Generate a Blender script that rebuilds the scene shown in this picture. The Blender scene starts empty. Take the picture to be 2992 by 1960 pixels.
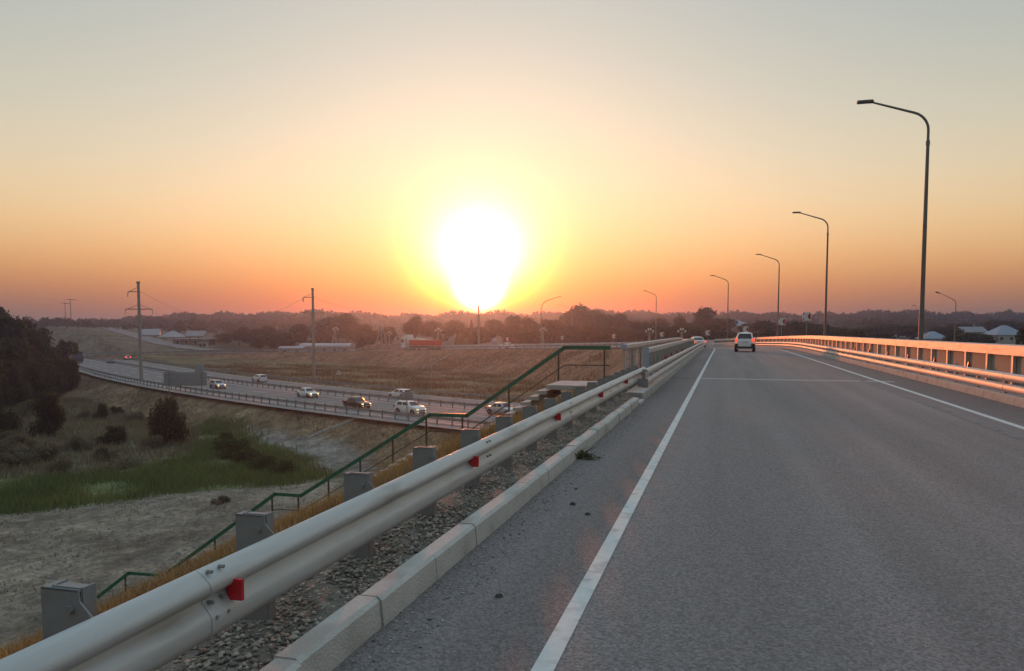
import bpy, math, random
import numpy as np
from mathutils import Vector, Matrix

sc = bpy.context.scene
COL = sc.collection
rad = math.radians

# ------------------------------------------------------------------ camera
CAM_H = 1.6
YAW, PITCH = rad(15.4), rad(3.95)
cam_d = bpy.data.cameras.new("camera")
cam = bpy.data.objects.new("camera", cam_d)
COL.objects.link(cam)
cam.location = (0, 0, CAM_H)
cam.rotation_euler = (rad(90) - PITCH, 0, YAW)
cam_d.sensor_width = 36.0
cam_d.lens = 36.0 * 2247.0 / 2992.0
cam_d.shift_y = -(980.0 - 1122.0) / 2992.0      # the lower rows of the frame were cropped away
cam_d.clip_start = 0.05
cam_d.clip_end = 12000
sc.camera = cam

# ------------------------------------------------------------------ sky, sun, exposure
SUN_AZ, SUN_EL = rad(17.8), rad(3.4)             # left of +Y, above the horizon
GLOW_EL = rad(4.3)                              # the light scattered above the low disc
GLOW = (-math.sin(SUN_AZ) * math.cos(GLOW_EL), math.cos(SUN_AZ) * math.cos(GLOW_EL), math.sin(GLOW_EL))
SUN = Vector((-math.sin(SUN_AZ) * math.cos(SUN_EL), math.cos(SUN_AZ) * math.cos(SUN_EL), math.sin(SUN_EL)))

world = bpy.data.worlds.new("World")
sc.world = world
world.use_nodes = True
wn, wl = world.node_tree.nodes, world.node_tree.links
wn.clear()


def wmath(op, a, b=None, c=None):
    n = wn.new("ShaderNodeMath"); n.operation = op
    for i, v in enumerate((a, b, c)):
        if v is None: continue
        if isinstance(v, (int, float)): n.inputs[i].default_value = v
        else: wl.new(v, n.inputs[i])
    return n.outputs[0]


def wvec(op, a, b):
    n = wn.new("ShaderNodeVectorMath"); n.operation = op
    for i, v in enumerate((a, b)):
        if isinstance(v, tuple): n.inputs[i].default_value = v
        else: wl.new(v, n.inputs[i])
    return n.outputs["Value"] if op == "DOT_PRODUCT" else n.outputs[0]


def wscale(vec, f):
    n = wn.new("ShaderNodeVectorMath"); n.operation = "SCALE"
    if isinstance(vec, tuple): n.inputs[0].default_value = vec
    else: wl.new(vec, n.inputs[0])
    if isinstance(f, (int, float)): n.inputs["Scale"].default_value = f
    else: wl.new(f, n.inputs["Scale"])
    return n.outputs[0]


tc = wn.new("ShaderNodeTexCoord")
nrm = wn.new("ShaderNodeVectorMath"); nrm.operation = "NORMALIZE"
wl.new(tc.outputs["Generated"], nrm.inputs[0])
DIR = nrm.outputs[0]
sep = wn.new("ShaderNodeSeparateXYZ"); wl.new(DIR, sep.inputs[0])
EL = wmath("MAXIMUM", wmath("MULTIPLY", wmath("ARCSINE", sep.outputs["Z"]), 57.29578), 0.0)      # degrees
TH = wmath("MULTIPLY", wmath("ARCCOSINE", wmath("MINIMUM", wvec("DOT_PRODUCT", DIR, GLOW), 0.999999)), 57.29578)
AIR = wmath("DIVIDE", 1.0, wmath("ADD", wmath("SINE", wmath("MULTIPLY", EL, 0.0174533)), 0.025))
# dusty twilight air: what is left of each colour after crossing the air towards that height
EXT = (0.0108, 0.1451, 0.2993)
comb = wn.new("ShaderNodeCombineXYZ")
for i, k in enumerate(EXT):
    wl.new(wmath("EXPONENT", wmath("MULTIPLY", AIR, -k)), comb.inputs[i])
TRANS = comb.outputs[0]


def wexp(x, s, p=1.0):
    q = wmath("DIVIDE", x, s)
    if p != 1.0: q = wmath("POWER", q, p)
    return wmath("EXPONENT", wmath("MULTIPLY", q, -1.0))


low = wexp(EL, 7.71)
# the bright band on the horizon belongs to the sun's half of the sky
half = wn.new("ShaderNodeMapRange"); half.interpolation_type = "SMOOTHSTEP"; wl.new(TH, half.inputs["Value"])
for k_, v_ in (("From Min", 48.0), ("From Max", 120.0), ("To Min", 1.0), ("To Max", 0.30)): half.inputs[k_].default_value = v_
low = wmath("MULTIPLY", low, half.outputs[0])
amb = wmath("ADD", 0.50, wmath("MULTIPLY", low, 3.02))
zen = wn.new("ShaderNodeMapRange"); zen.interpolation_type = "SMOOTHSTEP"; wl.new(EL, zen.inputs["Value"])
for k_, v_ in (("From Min", 22.0), ("From Max", 85.0), ("To Min", 1.0), ("To Max", 2.1)): zen.inputs[k_].default_value = v_
amb = wmath("MULTIPLY", amb, zen.outputs[0])
amb = wmath("MULTIPLY", amb, wmath("ADD", 0.62, wmath("MULTIPLY", wexp(TH, 75.0, 2.0), 0.38)))
body = wscale((0.68, 1.08, 1.53), amb)
halo = wscale((1.0, 0.80, 0.665), wmath("MULTIPLY", wexp(TH, 10.57), 1.39))
aure = wscale((1.0, 0.60, 0.80), wmath("MULTIPLY", wexp(TH, 1.28), 14.8))
core = wscale((1.0, 0.95, 0.85), wmath("MULTIPLY", wexp(TH, 2.03, 1.35), 56.0))
tot = wvec("ADD", wvec("ADD", body, halo), wvec("ADD", aure, core))
lit = wvec("MULTIPLY", tot, TRANS)
# the dust layer lying on the horizon
dust = wmath("MULTIPLY", wexp(EL, 5.6, 1.6), 0.90)
dust = wmath("MULTIPLY", dust, wmath("SUBTRACT", 1.0, wexp(TH, 12.36, 1.5)))
mixn = wn.new("ShaderNodeMix"); mixn.data_type = "VECTOR"
wl.new(dust, mixn.inputs["Factor"])
wl.new(lit, mixn.inputs[4]); mixn.inputs[5].default_value = (0.05, 0.18, 0.14)
# the blurred disc itself
T2 = wmath("MULTIPLY", wmath("ARCCOSINE", wmath("MINIMUM", wvec("DOT_PRODUCT", DIR, tuple(SUN)), 0.999999)), 57.29578)
disc = wscale((1.0, 1.0, 0.9), wmath("MULTIPLY", wexp(T2, 1.0, 2.0), 30.0))
allsky = wvec("ADD", mixn.outputs[1], disc)
sky = wn.new("ShaderNodeTexSky"); sky.sky_type = "NISHITA"
sky.sun_disc = False
sky.sun_elevation = SUN_EL
sky.sun_rotation = -SUN_AZ
sky.dust_density = 4.0
bg1 = wn.new("ShaderNodeBackground"); bg1.inputs["Strength"].default_value = 0.004
wl.new(sky.outputs[0], bg1.inputs["Color"])
bg2 = wn.new("ShaderNodeBackground"); bg2.inputs["Strength"].default_value = 1.0
wl.new(allsky, bg2.inputs["Color"])
adds = wn.new("ShaderNodeAddShader")
wl.new(bg1.outputs[0], adds.inputs[0]); wl.new(bg2.outputs[0], adds.inputs[1])
wo = wn.new("ShaderNodeOutputWorld")
wl.new(adds.outputs[0], wo.inputs["Surface"])

sun_d = bpy.data.lights.new("sun", "SUN")
sun_d.energy = 2.3
sun_d.angle = rad(1.2)
sun_d.color = (1.0, 0.20, 0.045)
sun_o = bpy.data.objects.new("sun", sun_d)
COL.objects.link(sun_o)
sun_o.rotation_euler = (-SUN).to_track_quat("-Z", "Y").to_euler()

sc.view_settings.view_transform = "Standard"
sc.view_settings.look = "None"
sc.view_settings.gamma = 1.0
sc.view_settings.exposure = 0.0
sc.render.engine = "CYCLES"
sc.cycles.use_denoising = True
sc.cycles.max_bounces = 6
sc.cycles.diffuse_bounces = 3
sc.cycles.glossy_bounces = 3
sc.cycles.volume_bounces = 0
sc.cycles.transparent_max_bounces = 8
sc.cycles.sample_clamp_indirect = 4.0

# ------------------------------------------------------------------ helpers
def smooth(a, b, x):
    t = np.clip((x - a) / (b - a), 0, 1)
    return t * t * (3 - 2 * t)


class MB:
    """collects shapes; build() links them as ONE mesh object"""
    def __init__(s): s.v = []; s.f = []
    def add(s, vs, fs):
        o = len(s.v); s.v += [tuple(p) for p in vs]; s.f += [tuple(i + o for i in f) for f in fs]; return s
    def box(s, c, d, rz=0.0, taper=1.0):
        cx, cy, cz = c; hx, hy, hz = d[0] / 2, d[1] / 2, d[2] / 2
        k, n = math.cos(rz), math.sin(rz); vs = []
        for z in (-1, 1):
            t = taper if z > 0 else 1.0
            for x, y in ((-1, -1), (1, -1), (1, 1), (-1, 1)):
                px, py = x * hx * t, y * hy * t
                vs.append((cx + px * k - py * n, cy + px * n + py * k, cz + z * hz))
        return s.add(vs, [(3, 2, 1, 0), (4, 5, 6, 7), (0, 1, 5, 4), (1, 2, 6, 5), (2, 3, 7, 6), (3, 0, 4, 7)])
    def bar(s, a, b, w, h=None, up=(0, 0, 1)):
        a, b = Vector(a), Vector(b); h = h or w
        d = (b - a).normalized(); u = Vector(up)
        if abs(d.dot(u)) > .99: u = Vector((0, 1, 0))
        r = d.cross(u).normalized() * w / 2; u = r.cross(d).normalized() * h / 2
        vs = [p + sr * r + su * u for p in (a, b) for sr, su in ((-1, -1), (1, -1), (1, 1), (-1, 1))]
        return s.add(vs, [(0, 1, 2, 3), (7, 6, 5, 4), (4, 5, 1, 0), (5, 6, 2, 1), (6, 7, 3, 2), (7, 4, 0, 3)])
    def tube(s, pts, radii, n=8, cap=True):
        pts = [Vector(p) for p in pts]
        if isinstance(radii, (int, float)): radii = [radii] * len(pts)
        rings = []; ref = None
        for i, p in enumerate(pts):
            d = (pts[min(i + 1, len(pts) - 1)] - pts[max(i - 1, 0)]).normalized()
            if ref is None:
                ref = Vector((0, 0, 1)) if abs(d.z) < .9 else Vector((1, 0, 0))
            r = d.cross(ref).normalized(); u = r.cross(d).normalized(); ref = u
            rings.append([p + radii[i] * (math.cos(2 * math.pi * k / n) * r + math.sin(2 * math.pi * k / n) * u) for k in range(n)])
        vs = [v for r in rings for v in r]; fs = []
        for i in range(len(pts) - 1):
            for k in range(n):
                a, b = i * n + k, i * n + (k + 1) % n
                fs.append((a, b, b + n, a + n))
        if cap:
            fs.append(tuple(range(n))[::-1]); fs.append(tuple((len(pts) - 1) * n + k for k in range(n)))
        return s.add(vs, fs)
    def sweep(s, prof, path, closed=True, cap=True):
        """prof: (u,w) points; path: (origin, right vector, up vector)"""
        n = len(prof); vs = []; fs = []
        for o, r, u in path:
            for a, b in prof: vs.append(Vector(o) + Vector(r) * a + Vector(u) * b)
        m = n if closed else n - 1
        for i in range(len(path) - 1):
            for k in range(m):
                a, b = i * n + k, i * n + (k + 1) % n
                fs.append((a, b, b + n, a + n))
        if closed and cap:
            fs.append(tuple(range(n))[::-1]); fs.append(tuple((len(path) - 1) * n + k for k in range(n)))
        return s.add(vs, fs)
    def lathe(s, prof, n=16, axis="z", c=(0, 0, 0)):
        vs = []; fs = []
        for r, h in prof:
            for k in range(n):
                a = 2 * math.pi * k / n; x, y = r * math.cos(a), r * math.sin(a)
                p = (x, y, h) if axis == "z" else (h, x, y)
                vs.append((p[0] + c[0], p[1] + c[1], p[2] + c[2]))
        for i in range(len(prof) - 1):
            for k in range(n):
                a, b = i * n + k, i * n + (k + 1) % n
                fs.append((a, b, b + n, a + n))
        return s.add(vs, fs)
    def mesh(s, name, angle=35):
        me = bpy.data.meshes.new(name); me.from_pydata(s.v, [], s.f)
        me.validate(); me.update()
        import bmesh
        bm = bmesh.new(); bm.from_mesh(me); bmesh.ops.recalc_face_normals(bm, faces=bm.faces); bm.to_mesh(me); bm.free()
        if angle:
            me.polygons.foreach_set("use_smooth", [True] * len(me.polygons))
            me.set_sharp_from_angle(angle=rad(angle))
        return me
    def build(s, name, mat, parent=None, angle=35, **props):
        return obj(name, s.mesh(name, angle), mat, parent, **props)


def obj(name, me, mat=None, parent=None, loc=None, rz=0.0, scale=None, **props):
    o = bpy.data.objects.new(name, me); COL.objects.link(o)
    if mat is not None and me is not None and not me.materials: me.materials.append(mat)
    o.parent = parent
    if loc is not None: o.location = loc
    o.rotation_euler = (0, 0, rz)
    if scale is not None: o.scale = scale
    for k, v in props.items(): o[k] = v
    return o


def thing(name, label, category, loc=(0, 0, 0), rz=0.0, group=None):
    o = obj(name, None, loc=loc, rz=rz, label=label, category=category)
    if group: o["group"] = group
    return o


def tag(o, label, category, group=None):
    o["label"] = label; o["category"] = category
    if group: o["group"] = group
    return o


def copy_tree(o, parent=None):
    c = o.copy(); COL.objects.link(c); c.parent = parent
    for ch in o.children: copy_tree(ch, c)
    return c


def fast_mesh(name, V, F, mats=None, smooth_=False, attr=None):
    """V (n,3), F (m,k) with k = 3 or 4"""
    V = np.asarray(V, np.float32); F = np.asarray(F, np.int32)
    me = bpy.data.meshes.new(name); k = F.shape[1]
    me.vertices.add(len(V)); me.vertices.foreach_set("co", V.ravel())
    me.loops.add(F.size); me.loops.foreach_set("vertex_index", F.ravel())
    me.polygons.add(len(F)); me.polygons.foreach_set("loop_start", np.arange(0, F.size, k, dtype=np.int32))
    me.polygons.foreach_set("loop_total", np.full(len(F), k, np.int32))
    if smooth_: me.polygons.foreach_set("use_smooth", np.ones(len(F), bool))
    me.update(calc_edges=True)
    if attr is not None:
        for n, val in attr.items():
            a = me.color_attributes.new(n, "FLOAT_COLOR", "POINT")
            a.data.foreach_set("color", np.asarray(val, np.float32).ravel())
    return me


# ------------------------------------------------------------------ materials
MATS = {}


def mat(name, c1, c2=None, scale=4.0, rough=0.7, metal=0.0, bump=0.0, bscale=None, spec=0.4, emit=None, estr=0.0,
        detail=6.0, coord="Object", coat=0.0, stretch=None, dirt=None, dscale=1.5, rvar=0.0):
    m = bpy.data.materials.new(name); m.use_nodes = True
    n, l = m.node_tree.nodes, m.node_tree.links
    p = n["Principled BSDF"]
    p.inputs["Roughness"].default_value = rough; p.inputs["Metallic"].default_value = metal
    p.inputs["Specular IOR Level"].default_value = spec
    p.inputs["Coat Weight"].default_value = coat
    tcn = n.new("ShaderNodeTexCoord"); vec = tcn.outputs[coord]
    if stretch:
        mp = n.new("ShaderNodeMapping"); mp.inputs["Scale"].default_value = stretch
        l.new(vec, mp.inputs["Vector"]); vec = mp.outputs[0]
    if c2 is None: c2 = tuple(v * 0.8 for v in c1)
    nz = n.new("ShaderNodeTexNoise"); nz.inputs["Scale"].default_value = scale; nz.inputs["Detail"].default_value = detail
    nz.inputs["Roughness"].default_value = 0.65
    l.new(vec, nz.inputs["Vector"])
    rp = n.new("ShaderNodeValToRGB"); rp.color_ramp.elements[0].position = 0.32; rp.color_ramp.elements[1].position = 0.68
    rp.color_ramp.elements[0].color = (*c2, 1); rp.color_ramp.elements[1].color = (*c1, 1)
    l.new(nz.outputs["Fac"], rp.inputs["Fac"]); col = rp.outputs["Color"]
    if dirt:
        nd = n.new("ShaderNodeTexNoise"); nd.inputs["Scale"].default_value = dscale; nd.inputs["Detail"].default_value = 8
        l.new(vec, nd.inputs["Vector"])
        rd = n.new("ShaderNodeValToRGB"); rd.color_ramp.elements[0].position = 0.52; rd.color_ramp.elements[1].position = 0.75
        l.new(nd.outputs["Fac"], rd.inputs["Fac"])
        mx = n.new("ShaderNodeMix"); mx.data_type = "RGBA"; l.new(rd.outputs["Color"], mx.inputs["Factor"])
        l.new(col, mx.inputs[6]); mx.inputs[7].default_value = (*dirt, 1); col = mx.outputs[2]
    l.new(col, p.inputs["Base Color"])
    if rvar:
        mr = n.new("ShaderNodeMapRange"); mr.inputs["To Min"].default_value = rough - rvar; mr.inputs["To Max"].default_value = rough + rvar
        l.new(nz.outputs["Fac"], mr.inputs["Value"]); l.new(mr.outputs[0], p.inputs["Roughness"])
    if bump:
        nb = n.new("ShaderNodeTexNoise"); nb.inputs["Scale"].default_value = bscale or scale * 6; nb.inputs["Detail"].default_value = 8
        l.new(vec, nb.inputs["Vector"])
        b = n.new("ShaderNodeBump"); b.inputs["Strength"].default_value = bump; b.inputs["Distance"].default_value = 0.05
        l.new(nb.outputs["Fac"], b.inputs["Height"]); l.new(b.outputs[0], p.inputs["Normal"])
    if emit:
        p.inputs["Emission Color"].default_value = (*emit, 1); p.inputs["Emission Strength"].default_value = estr
    MATS[name] = m
    return m


def leaf_mat(name, c1, c2, scale=0.4, trans=0.35):
    m = bpy.data.materials.new(name); m.use_nodes = True
    n, l = m.node_tree.nodes, m.node_tree.links; n.clear()
    out = n.new("ShaderNodeOutputMaterial")
    g = n.new("ShaderNodeNewGeometry"); tcn = n.new("ShaderNodeTexCoord")
    nz = n.new("ShaderNodeTexNoise"); nz.inputs["Scale"].default_value = scale; nz.inputs["Detail"].default_value = 3
    l.new(tcn.outputs["Object"], nz.inputs["Vector"])
    ad = n.new("ShaderNodeMath"); ad.operation = "MULTIPLY_ADD"; ad.inputs[1].default_value = 0.55; ad.inputs[2].default_value = -0.05
    l.new(g.outputs["Random Per Island"], ad.inputs[0])
    a2 = n.new("ShaderNodeMath"); a2.operation = "MULTIPLY_ADD"; a2.inputs[1].default_value = 0.6
    l.new(nz.outputs["Fac"], a2.inputs[0]); l.new(ad.outputs[0], a2.inputs[2])
    rp = n.new("ShaderNodeValToRGB"); rp.color_ramp.elements[0].color = (*c2, 1); rp.color_ramp.elements[1].color = (*c1, 1)
    rp.color_ramp.elements[0].position = 0.2; rp.color_ramp.elements[1].position = 0.85
    l.new(a2.outputs[0], rp.inputs["Fac"])
    d = n.new("ShaderNodeBsdfDiffuse"); t = n.new("ShaderNodeBsdfTranslucent"); mx = n.new("ShaderNodeMixShader")
    mx.inputs[0].default_value = trans
    l.new(rp.outputs[0], d.inputs[0]); l.new(rp.outputs[0], t.inputs[0])
    l.new(d.outputs[0], mx.inputs[1]); l.new(t.outputs[0], mx.inputs[2]); l.new(mx.outputs[0], out.inputs[0])
    MATS[name] = m
    return m


mat("galv", (0.56, 0.57, 0.57), (0.46, 0.47, 0.47), scale=3, rough=0.54, metal=0.3, rvar=0.08, bump=0.05, bscale=9, dirt=(0.33, 0.32, 0.305), dscale=3.0, stretch=(2.0, 0.45, 3.0))
mat("galv_dull", (0.27, 0.28, 0.29), (0.21, 0.215, 0.22), scale=4, rough=0.6, metal=0.2, dirt=(0.24, 0.22, 0.2), dscale=3)
mat("galv_far", (0.30, 0.30, 0.30), (0.22, 0.22, 0.22), scale=1, rough=0.6, metal=0.2)
mat("fence_light", (0.56, 0.56, 0.58), (0.48, 0.48, 0.50), scale=1, rough=0.6, metal=0.1)
mat("shoulder_grey", (0.27, 0.26, 0.25), (0.21, 0.2, 0.195), scale=2, rough=0.9)
mat("panel_dark", (0.30, 0.28, 0.25), (0.24, 0.225, 0.20), scale=2, rough=0.8)
mat("steel_panel", (0.44, 0.43, 0.42), (0.37, 0.36, 0.35), scale=2, rough=0.6, metal=0.4, dirt=(0.22, 0.2, 0.18))
mat("blue_end", (0.36, 0.46, 0.58), (0.30, 0.40, 0.52), scale=6, rough=0.5, metal=0.2)
mat("concrete", (0.50, 0.48, 0.45), (0.41, 0.395, 0.37), scale=7, rough=0.9, bump=0.25, bscale=60, dirt=(0.26, 0.24, 0.21), dscale=2.5)
mat("concrete_dark", (0.24, 0.23, 0.22), (0.18, 0.17, 0.16), scale=5, rough=0.9, bump=0.3, bscale=40)
mat("concrete_pole", (0.35, 0.33, 0.31), (0.27, 0.26, 0.24), scale=2, rough=0.9)
mat("lamp_grey", (0.20, 0.19, 0.175), (0.16, 0.15, 0.14), scale=3, rough=0.55, metal=0.3)
mat("lamp_dark", (0.07, 0.065, 0.06), rough=0.5)
mat("lens", (0.55, 0.54, 0.5), rough=0.3)
mat("green_paint", (0.012, 0.145, 0.085), (0.01, 0.11, 0.068), scale=8, rough=0.38, dirt=(0.06, 0.12, 0.08), dscale=6)
mat("dark_iron", (0.055, 0.06, 0.05), (0.09, 0.06, 0.04), scale=12, rough=0.7)
mat("red_reflector", (0.62, 0.012, 0.02), (0.5, 0.01, 0.015), rough=0.25, spec=0.6)
mat("white_paint", (0.70, 0.70, 0.68), (0.58, 0.58, 0.56), scale=9, rough=0.75, bump=0.15, bscale=90, dirt=(0.36, 0.36, 0.35), dscale=7)
mat("worn_paint", (0.24, 0.235, 0.23), (0.115, 0.115, 0.118), scale=5, rough=0.85)
mat("sealant", (0.44, 0.43, 0.42), (0.26, 0.255, 0.25), scale=5, rough=0.8)
mat("tyre", (0.02, 0.02, 0.021), rough=0.85)
mat("rim", (0.35, 0.35, 0.36), rough=0.4, metal=0.7)
mat("glass_dark", (0.018, 0.02, 0.026), rough=0.08, spec=0.6)
mat("black_trim", (0.025, 0.025, 0.027), rough=0.55)
mat("car_white", (0.80, 0.80, 0.80), (0.76, 0.76, 0.76), scale=1, rough=0.28, coat=0.5)
mat("car_silver", (0.50, 0.51, 0.53), (0.46, 0.47, 0.49), scale=1, rough=0.32, metal=0.4, coat=0.5)
mat("car_black", (0.020, 0.020, 0.024), rough=0.22, coat=0.6)
mat("car_blue", (0.03, 0.035, 0.07), rough=0.3, coat=0.5)
mat("head_light", (0.9, 0.85, 0.7), rough=0.2, emit=(1.0, 0.70, 0.28), estr=2.4)
mat("fog_light", (0.9, 0.7, 0.4), rough=0.2, emit=(1.0, 0.50, 0.18), estr=1.6)
mat("tail_light", (0.7, 0.02, 0.02), rough=0.25, emit=(1.0, 0.06, 0.03), estr=1.6)
mat("brake_light", (0.7, 0.02, 0.02), rough=0.25, emit=(1.0, 0.03, 0.03), estr=9.0)
mat("plate", (0.62, 0.63, 0.64), rough=0.5)
mat("truck_red", (0.62, 0.008, 0.016), (0.52, 0.007, 0.014), scale=1, rough=0.45)
mat("grain_load", (0.50, 0.42, 0.38), (0.40, 0.34, 0.30), scale=3, rough=0.95)
mat("sign_white", (0.80, 0.80, 0.78), rough=0.5)
mat("sign_red", (0.55, 0.012, 0.03), rough=0.45)
mat("sign_back", (0.33, 0.36, 0.40), (0.29, 0.32, 0.36), scale=2, rough=0.6, metal=0.2)
mat("insulator", (0.72, 0.70, 0.66), rough=0.35)
mat("wall_light", (0.48, 0.46, 0.43), (0.40, 0.38, 0.35), scale=1, rough=0.9)
mat("wall_brick", (0.30, 0.19, 0.14), (0.25, 0.16, 0.12), scale=2, rough=0.9)
mat("roof_blue", (0.28, 0.33, 0.42), (0.24, 0.28, 0.36), scale=0.6, rough=0.5)
mat("roof_grey", (0.28, 0.29, 0.31), (0.23, 0.235, 0.25), scale=0.6, rough=0.6)
mat("roof_white", (0.34, 0.355, 0.40), (0.28, 0.295, 0.33), scale=0.4, rough=0.5)
mat("window_dark", (0.03, 0.035, 0.045), rough=0.15)
mat("wire", (0.05, 0.045, 0.04), rough=0.7)
mat("bark", (0.09, 0.07, 0.055), (0.06, 0.048, 0.038), scale=6, rough=0.95, bump=0.4)
mat("stone", (0.24, 0.225, 0.205), (0.12, 0.11, 0.10), scale=3.0, rough=0.95)
mat("rubble", (0.09, 0.08, 0.07), rough=0.95)
leaf_mat("leaf_dark", (0.105, 0.105, 0.055), (0.040, 0.042, 0.022))
leaf_mat("leaf_green", (0.135, 0.155, 0.062), (0.050, 0.060, 0.026))
leaf_mat("weed_green", (0.14, 0.155, 0.075), (0.06, 0.068, 0.035))
leaf_mat("leaf_mid", (0.075, 0.085, 0.036), (0.030, 0.034, 0.016))
leaf_mat("leaf_brown", (0.105, 0.080, 0.045), (0.045, 0.034, 0.020))
leaf_mat("leaf_far", (0.070, 0.072, 0.040), (0.032, 0.034, 0.022), scale=0.05)
leaf_mat("leaf_conifer", (0.030, 0.042, 0.020), (0.012, 0.016, 0.009))
leaf_mat("grass_green", (0.215, 0.255, 0.096), (0.100, 0.122, 0.048), scale=0.25)
leaf_mat("grass_dry", (0.37, 0.295, 0.155), (0.20, 0.155, 0.080), scale=0.5, trans=0.2)
leaf_mat("grass_straw", (0.38, 0.32, 0.12), (0.22, 0.18, 0.065), scale=0.5)
leaf_mat("grass_brown", (0.250, 0.158, 0.090), (0.125, 0.080, 0.048), scale=0.12)
leaf_mat("scrub", (0.300, 0.262, 0.165), (0.140, 0.118, 0.076), scale=0.2)


def asphalt(name, c1, c2, speck=0.34, grain=70.0, shoulder=1.0):
    m = bpy.data.materials.new(name); m.use_nodes = True
    n, l = m.node_tree.nodes, m.node_tree.links; p = n["Principled BSDF"]
    tcn = n.new("ShaderNodeTexCoord"); v = tcn.outputs["Object"]
    big = n.new("ShaderNodeTexNoise"); big.inputs["Scale"].default_value = 0.35; big.inputs["Detail"].default_value = 5
    mp = n.new("ShaderNodeMapping"); mp.inputs["Scale"].default_value = (1.6, 0.22, 1); l.new(v, mp.inputs[0]); l.new(mp.outputs[0], big.inputs["Vector"])
    fine = n.new("ShaderNodeTexVoronoi"); fine.inputs["Scale"].default_value = grain; l.new(v, fine.inputs["Vector"])
    fn = n.new("ShaderNodeTexNoise"); fn.inputs["Scale"].default_value = grain * .6; fn.inputs["Detail"].default_value = 4; l.new(v, fn.inputs["Vector"])
    rp = n.new("ShaderNodeValToRGB"); rp.color_ramp.elements[0].position = .35; rp.color_ramp.elements[1].position = .7
    rp.color_ramp.elements[0].color = (*c2, 1); rp.color_ramp.elements[1].color = (*c1, 1); l.new(big.outputs["Fac"], rp.inputs[0])
    sepc = n.new("ShaderNodeSeparateColor"); l.new(fine.outputs["Color"], sepc.inputs[0])
    ma = n.new("ShaderNodeMapRange"); ma.inputs["To Min"].default_value = 1 - speck; ma.inputs["To Max"].default_value = 1 + speck
    l.new(sepc.outputs[0], ma.inputs["Value"])
    mb = n.new("ShaderNodeMapRange"); mb.inputs["To Min"].default_value = 0.82; mb.inputs["To Max"].default_value = 1.18
    l.new(fn.outputs["Fac"], mb.inputs["Value"])
    mm = n.new("ShaderNodeMath"); mm.operation = "MULTIPLY"; l.new(ma.outputs[0], mm.inputs[0]); l.new(mb.outputs[0], mm.inputs[1])
    mx = n.new("ShaderNodeVectorMath"); mx.operation = "SCALE"; l.new(rp.outputs[0], mx.inputs[0]); l.new(mm.outputs[0], mx.inputs["Scale"])
    # older, darker shoulders outside the edge lines and long faint streaks along the lane
    stn = n.new("ShaderNodeTexNoise"); stn.inputs["Scale"].default_value = 1.0; stn.inputs["Detail"].default_value = 4
    mp2 = n.new("ShaderNodeMapping"); mp2.inputs["Scale"].default_value = (1.7, 0.03, 1); l.new(v, mp2.inputs[0]); l.new(mp2.outputs[0], stn.inputs["Vector"])
    ms = n.new("ShaderNodeMapRange"); ms.inputs["From Min"].default_value = .3; ms.inputs["From Max"].default_value = .7; ms.inputs["To Min"].default_value = .86; ms.inputs["To Max"].default_value = 1.14; l.new(stn.outputs["Fac"], ms.inputs["Value"])
    sx = n.new("ShaderNodeSeparateXYZ"); l.new(v, sx.inputs[0])
    ab = n.new("ShaderNodeMath"); ab.operation = "SUBTRACT"; ab.inputs[1].default_value = 2.02; l.new(sx.outputs["X"], ab.inputs[0])
    a2 = n.new("ShaderNodeMath"); a2.operation = "ABSOLUTE"; l.new(ab.outputs[0], a2.inputs[0])
    sh = n.new("ShaderNodeMapRange"); sh.inputs["From Min"].default_value = 2.75; sh.inputs["From Max"].default_value = 2.95; sh.inputs["To Min"].default_value = 1.0; sh.inputs["To Max"].default_value = shoulder; l.new(a2.outputs[0], sh.inputs["Value"])
    mu = n.new("ShaderNodeMath"); mu.operation = "MULTIPLY"; l.new(ms.outputs[0], mu.inputs[0]); l.new(sh.outputs[0], mu.inputs[1])
    mz = n.new("ShaderNodeVectorMath"); mz.operation = "SCALE"; l.new(mx.outputs[0], mz.inputs[0]); l.new(mu.outputs[0], mz.inputs["Scale"])
    l.new(mz.outputs[0], p.inputs["Base Color"])
    b = n.new("ShaderNodeBump"); b.inputs["Strength"].default_value = 0.4; b.inputs["Distance"].default_value = 0.005
    l.new(fine.outputs["Distance"], b.inputs["Height"]); l.new(b.outputs[0], p.inputs["Normal"])
    p.inputs["Roughness"].default_value = 0.8; p.inputs["Specular IOR Level"].default_value = 0.25
    MATS[name] = m
    return m


asphalt("asphalt", (0.240, 0.208, 0.203), (0.196, 0.170, 0.167), shoulder=0.80)
asphalt("asphalt_far", (0.215, 0.205, 0.205), (0.175, 0.168, 0.170), speck=0.2, grain=8)
M = MATS


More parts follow.
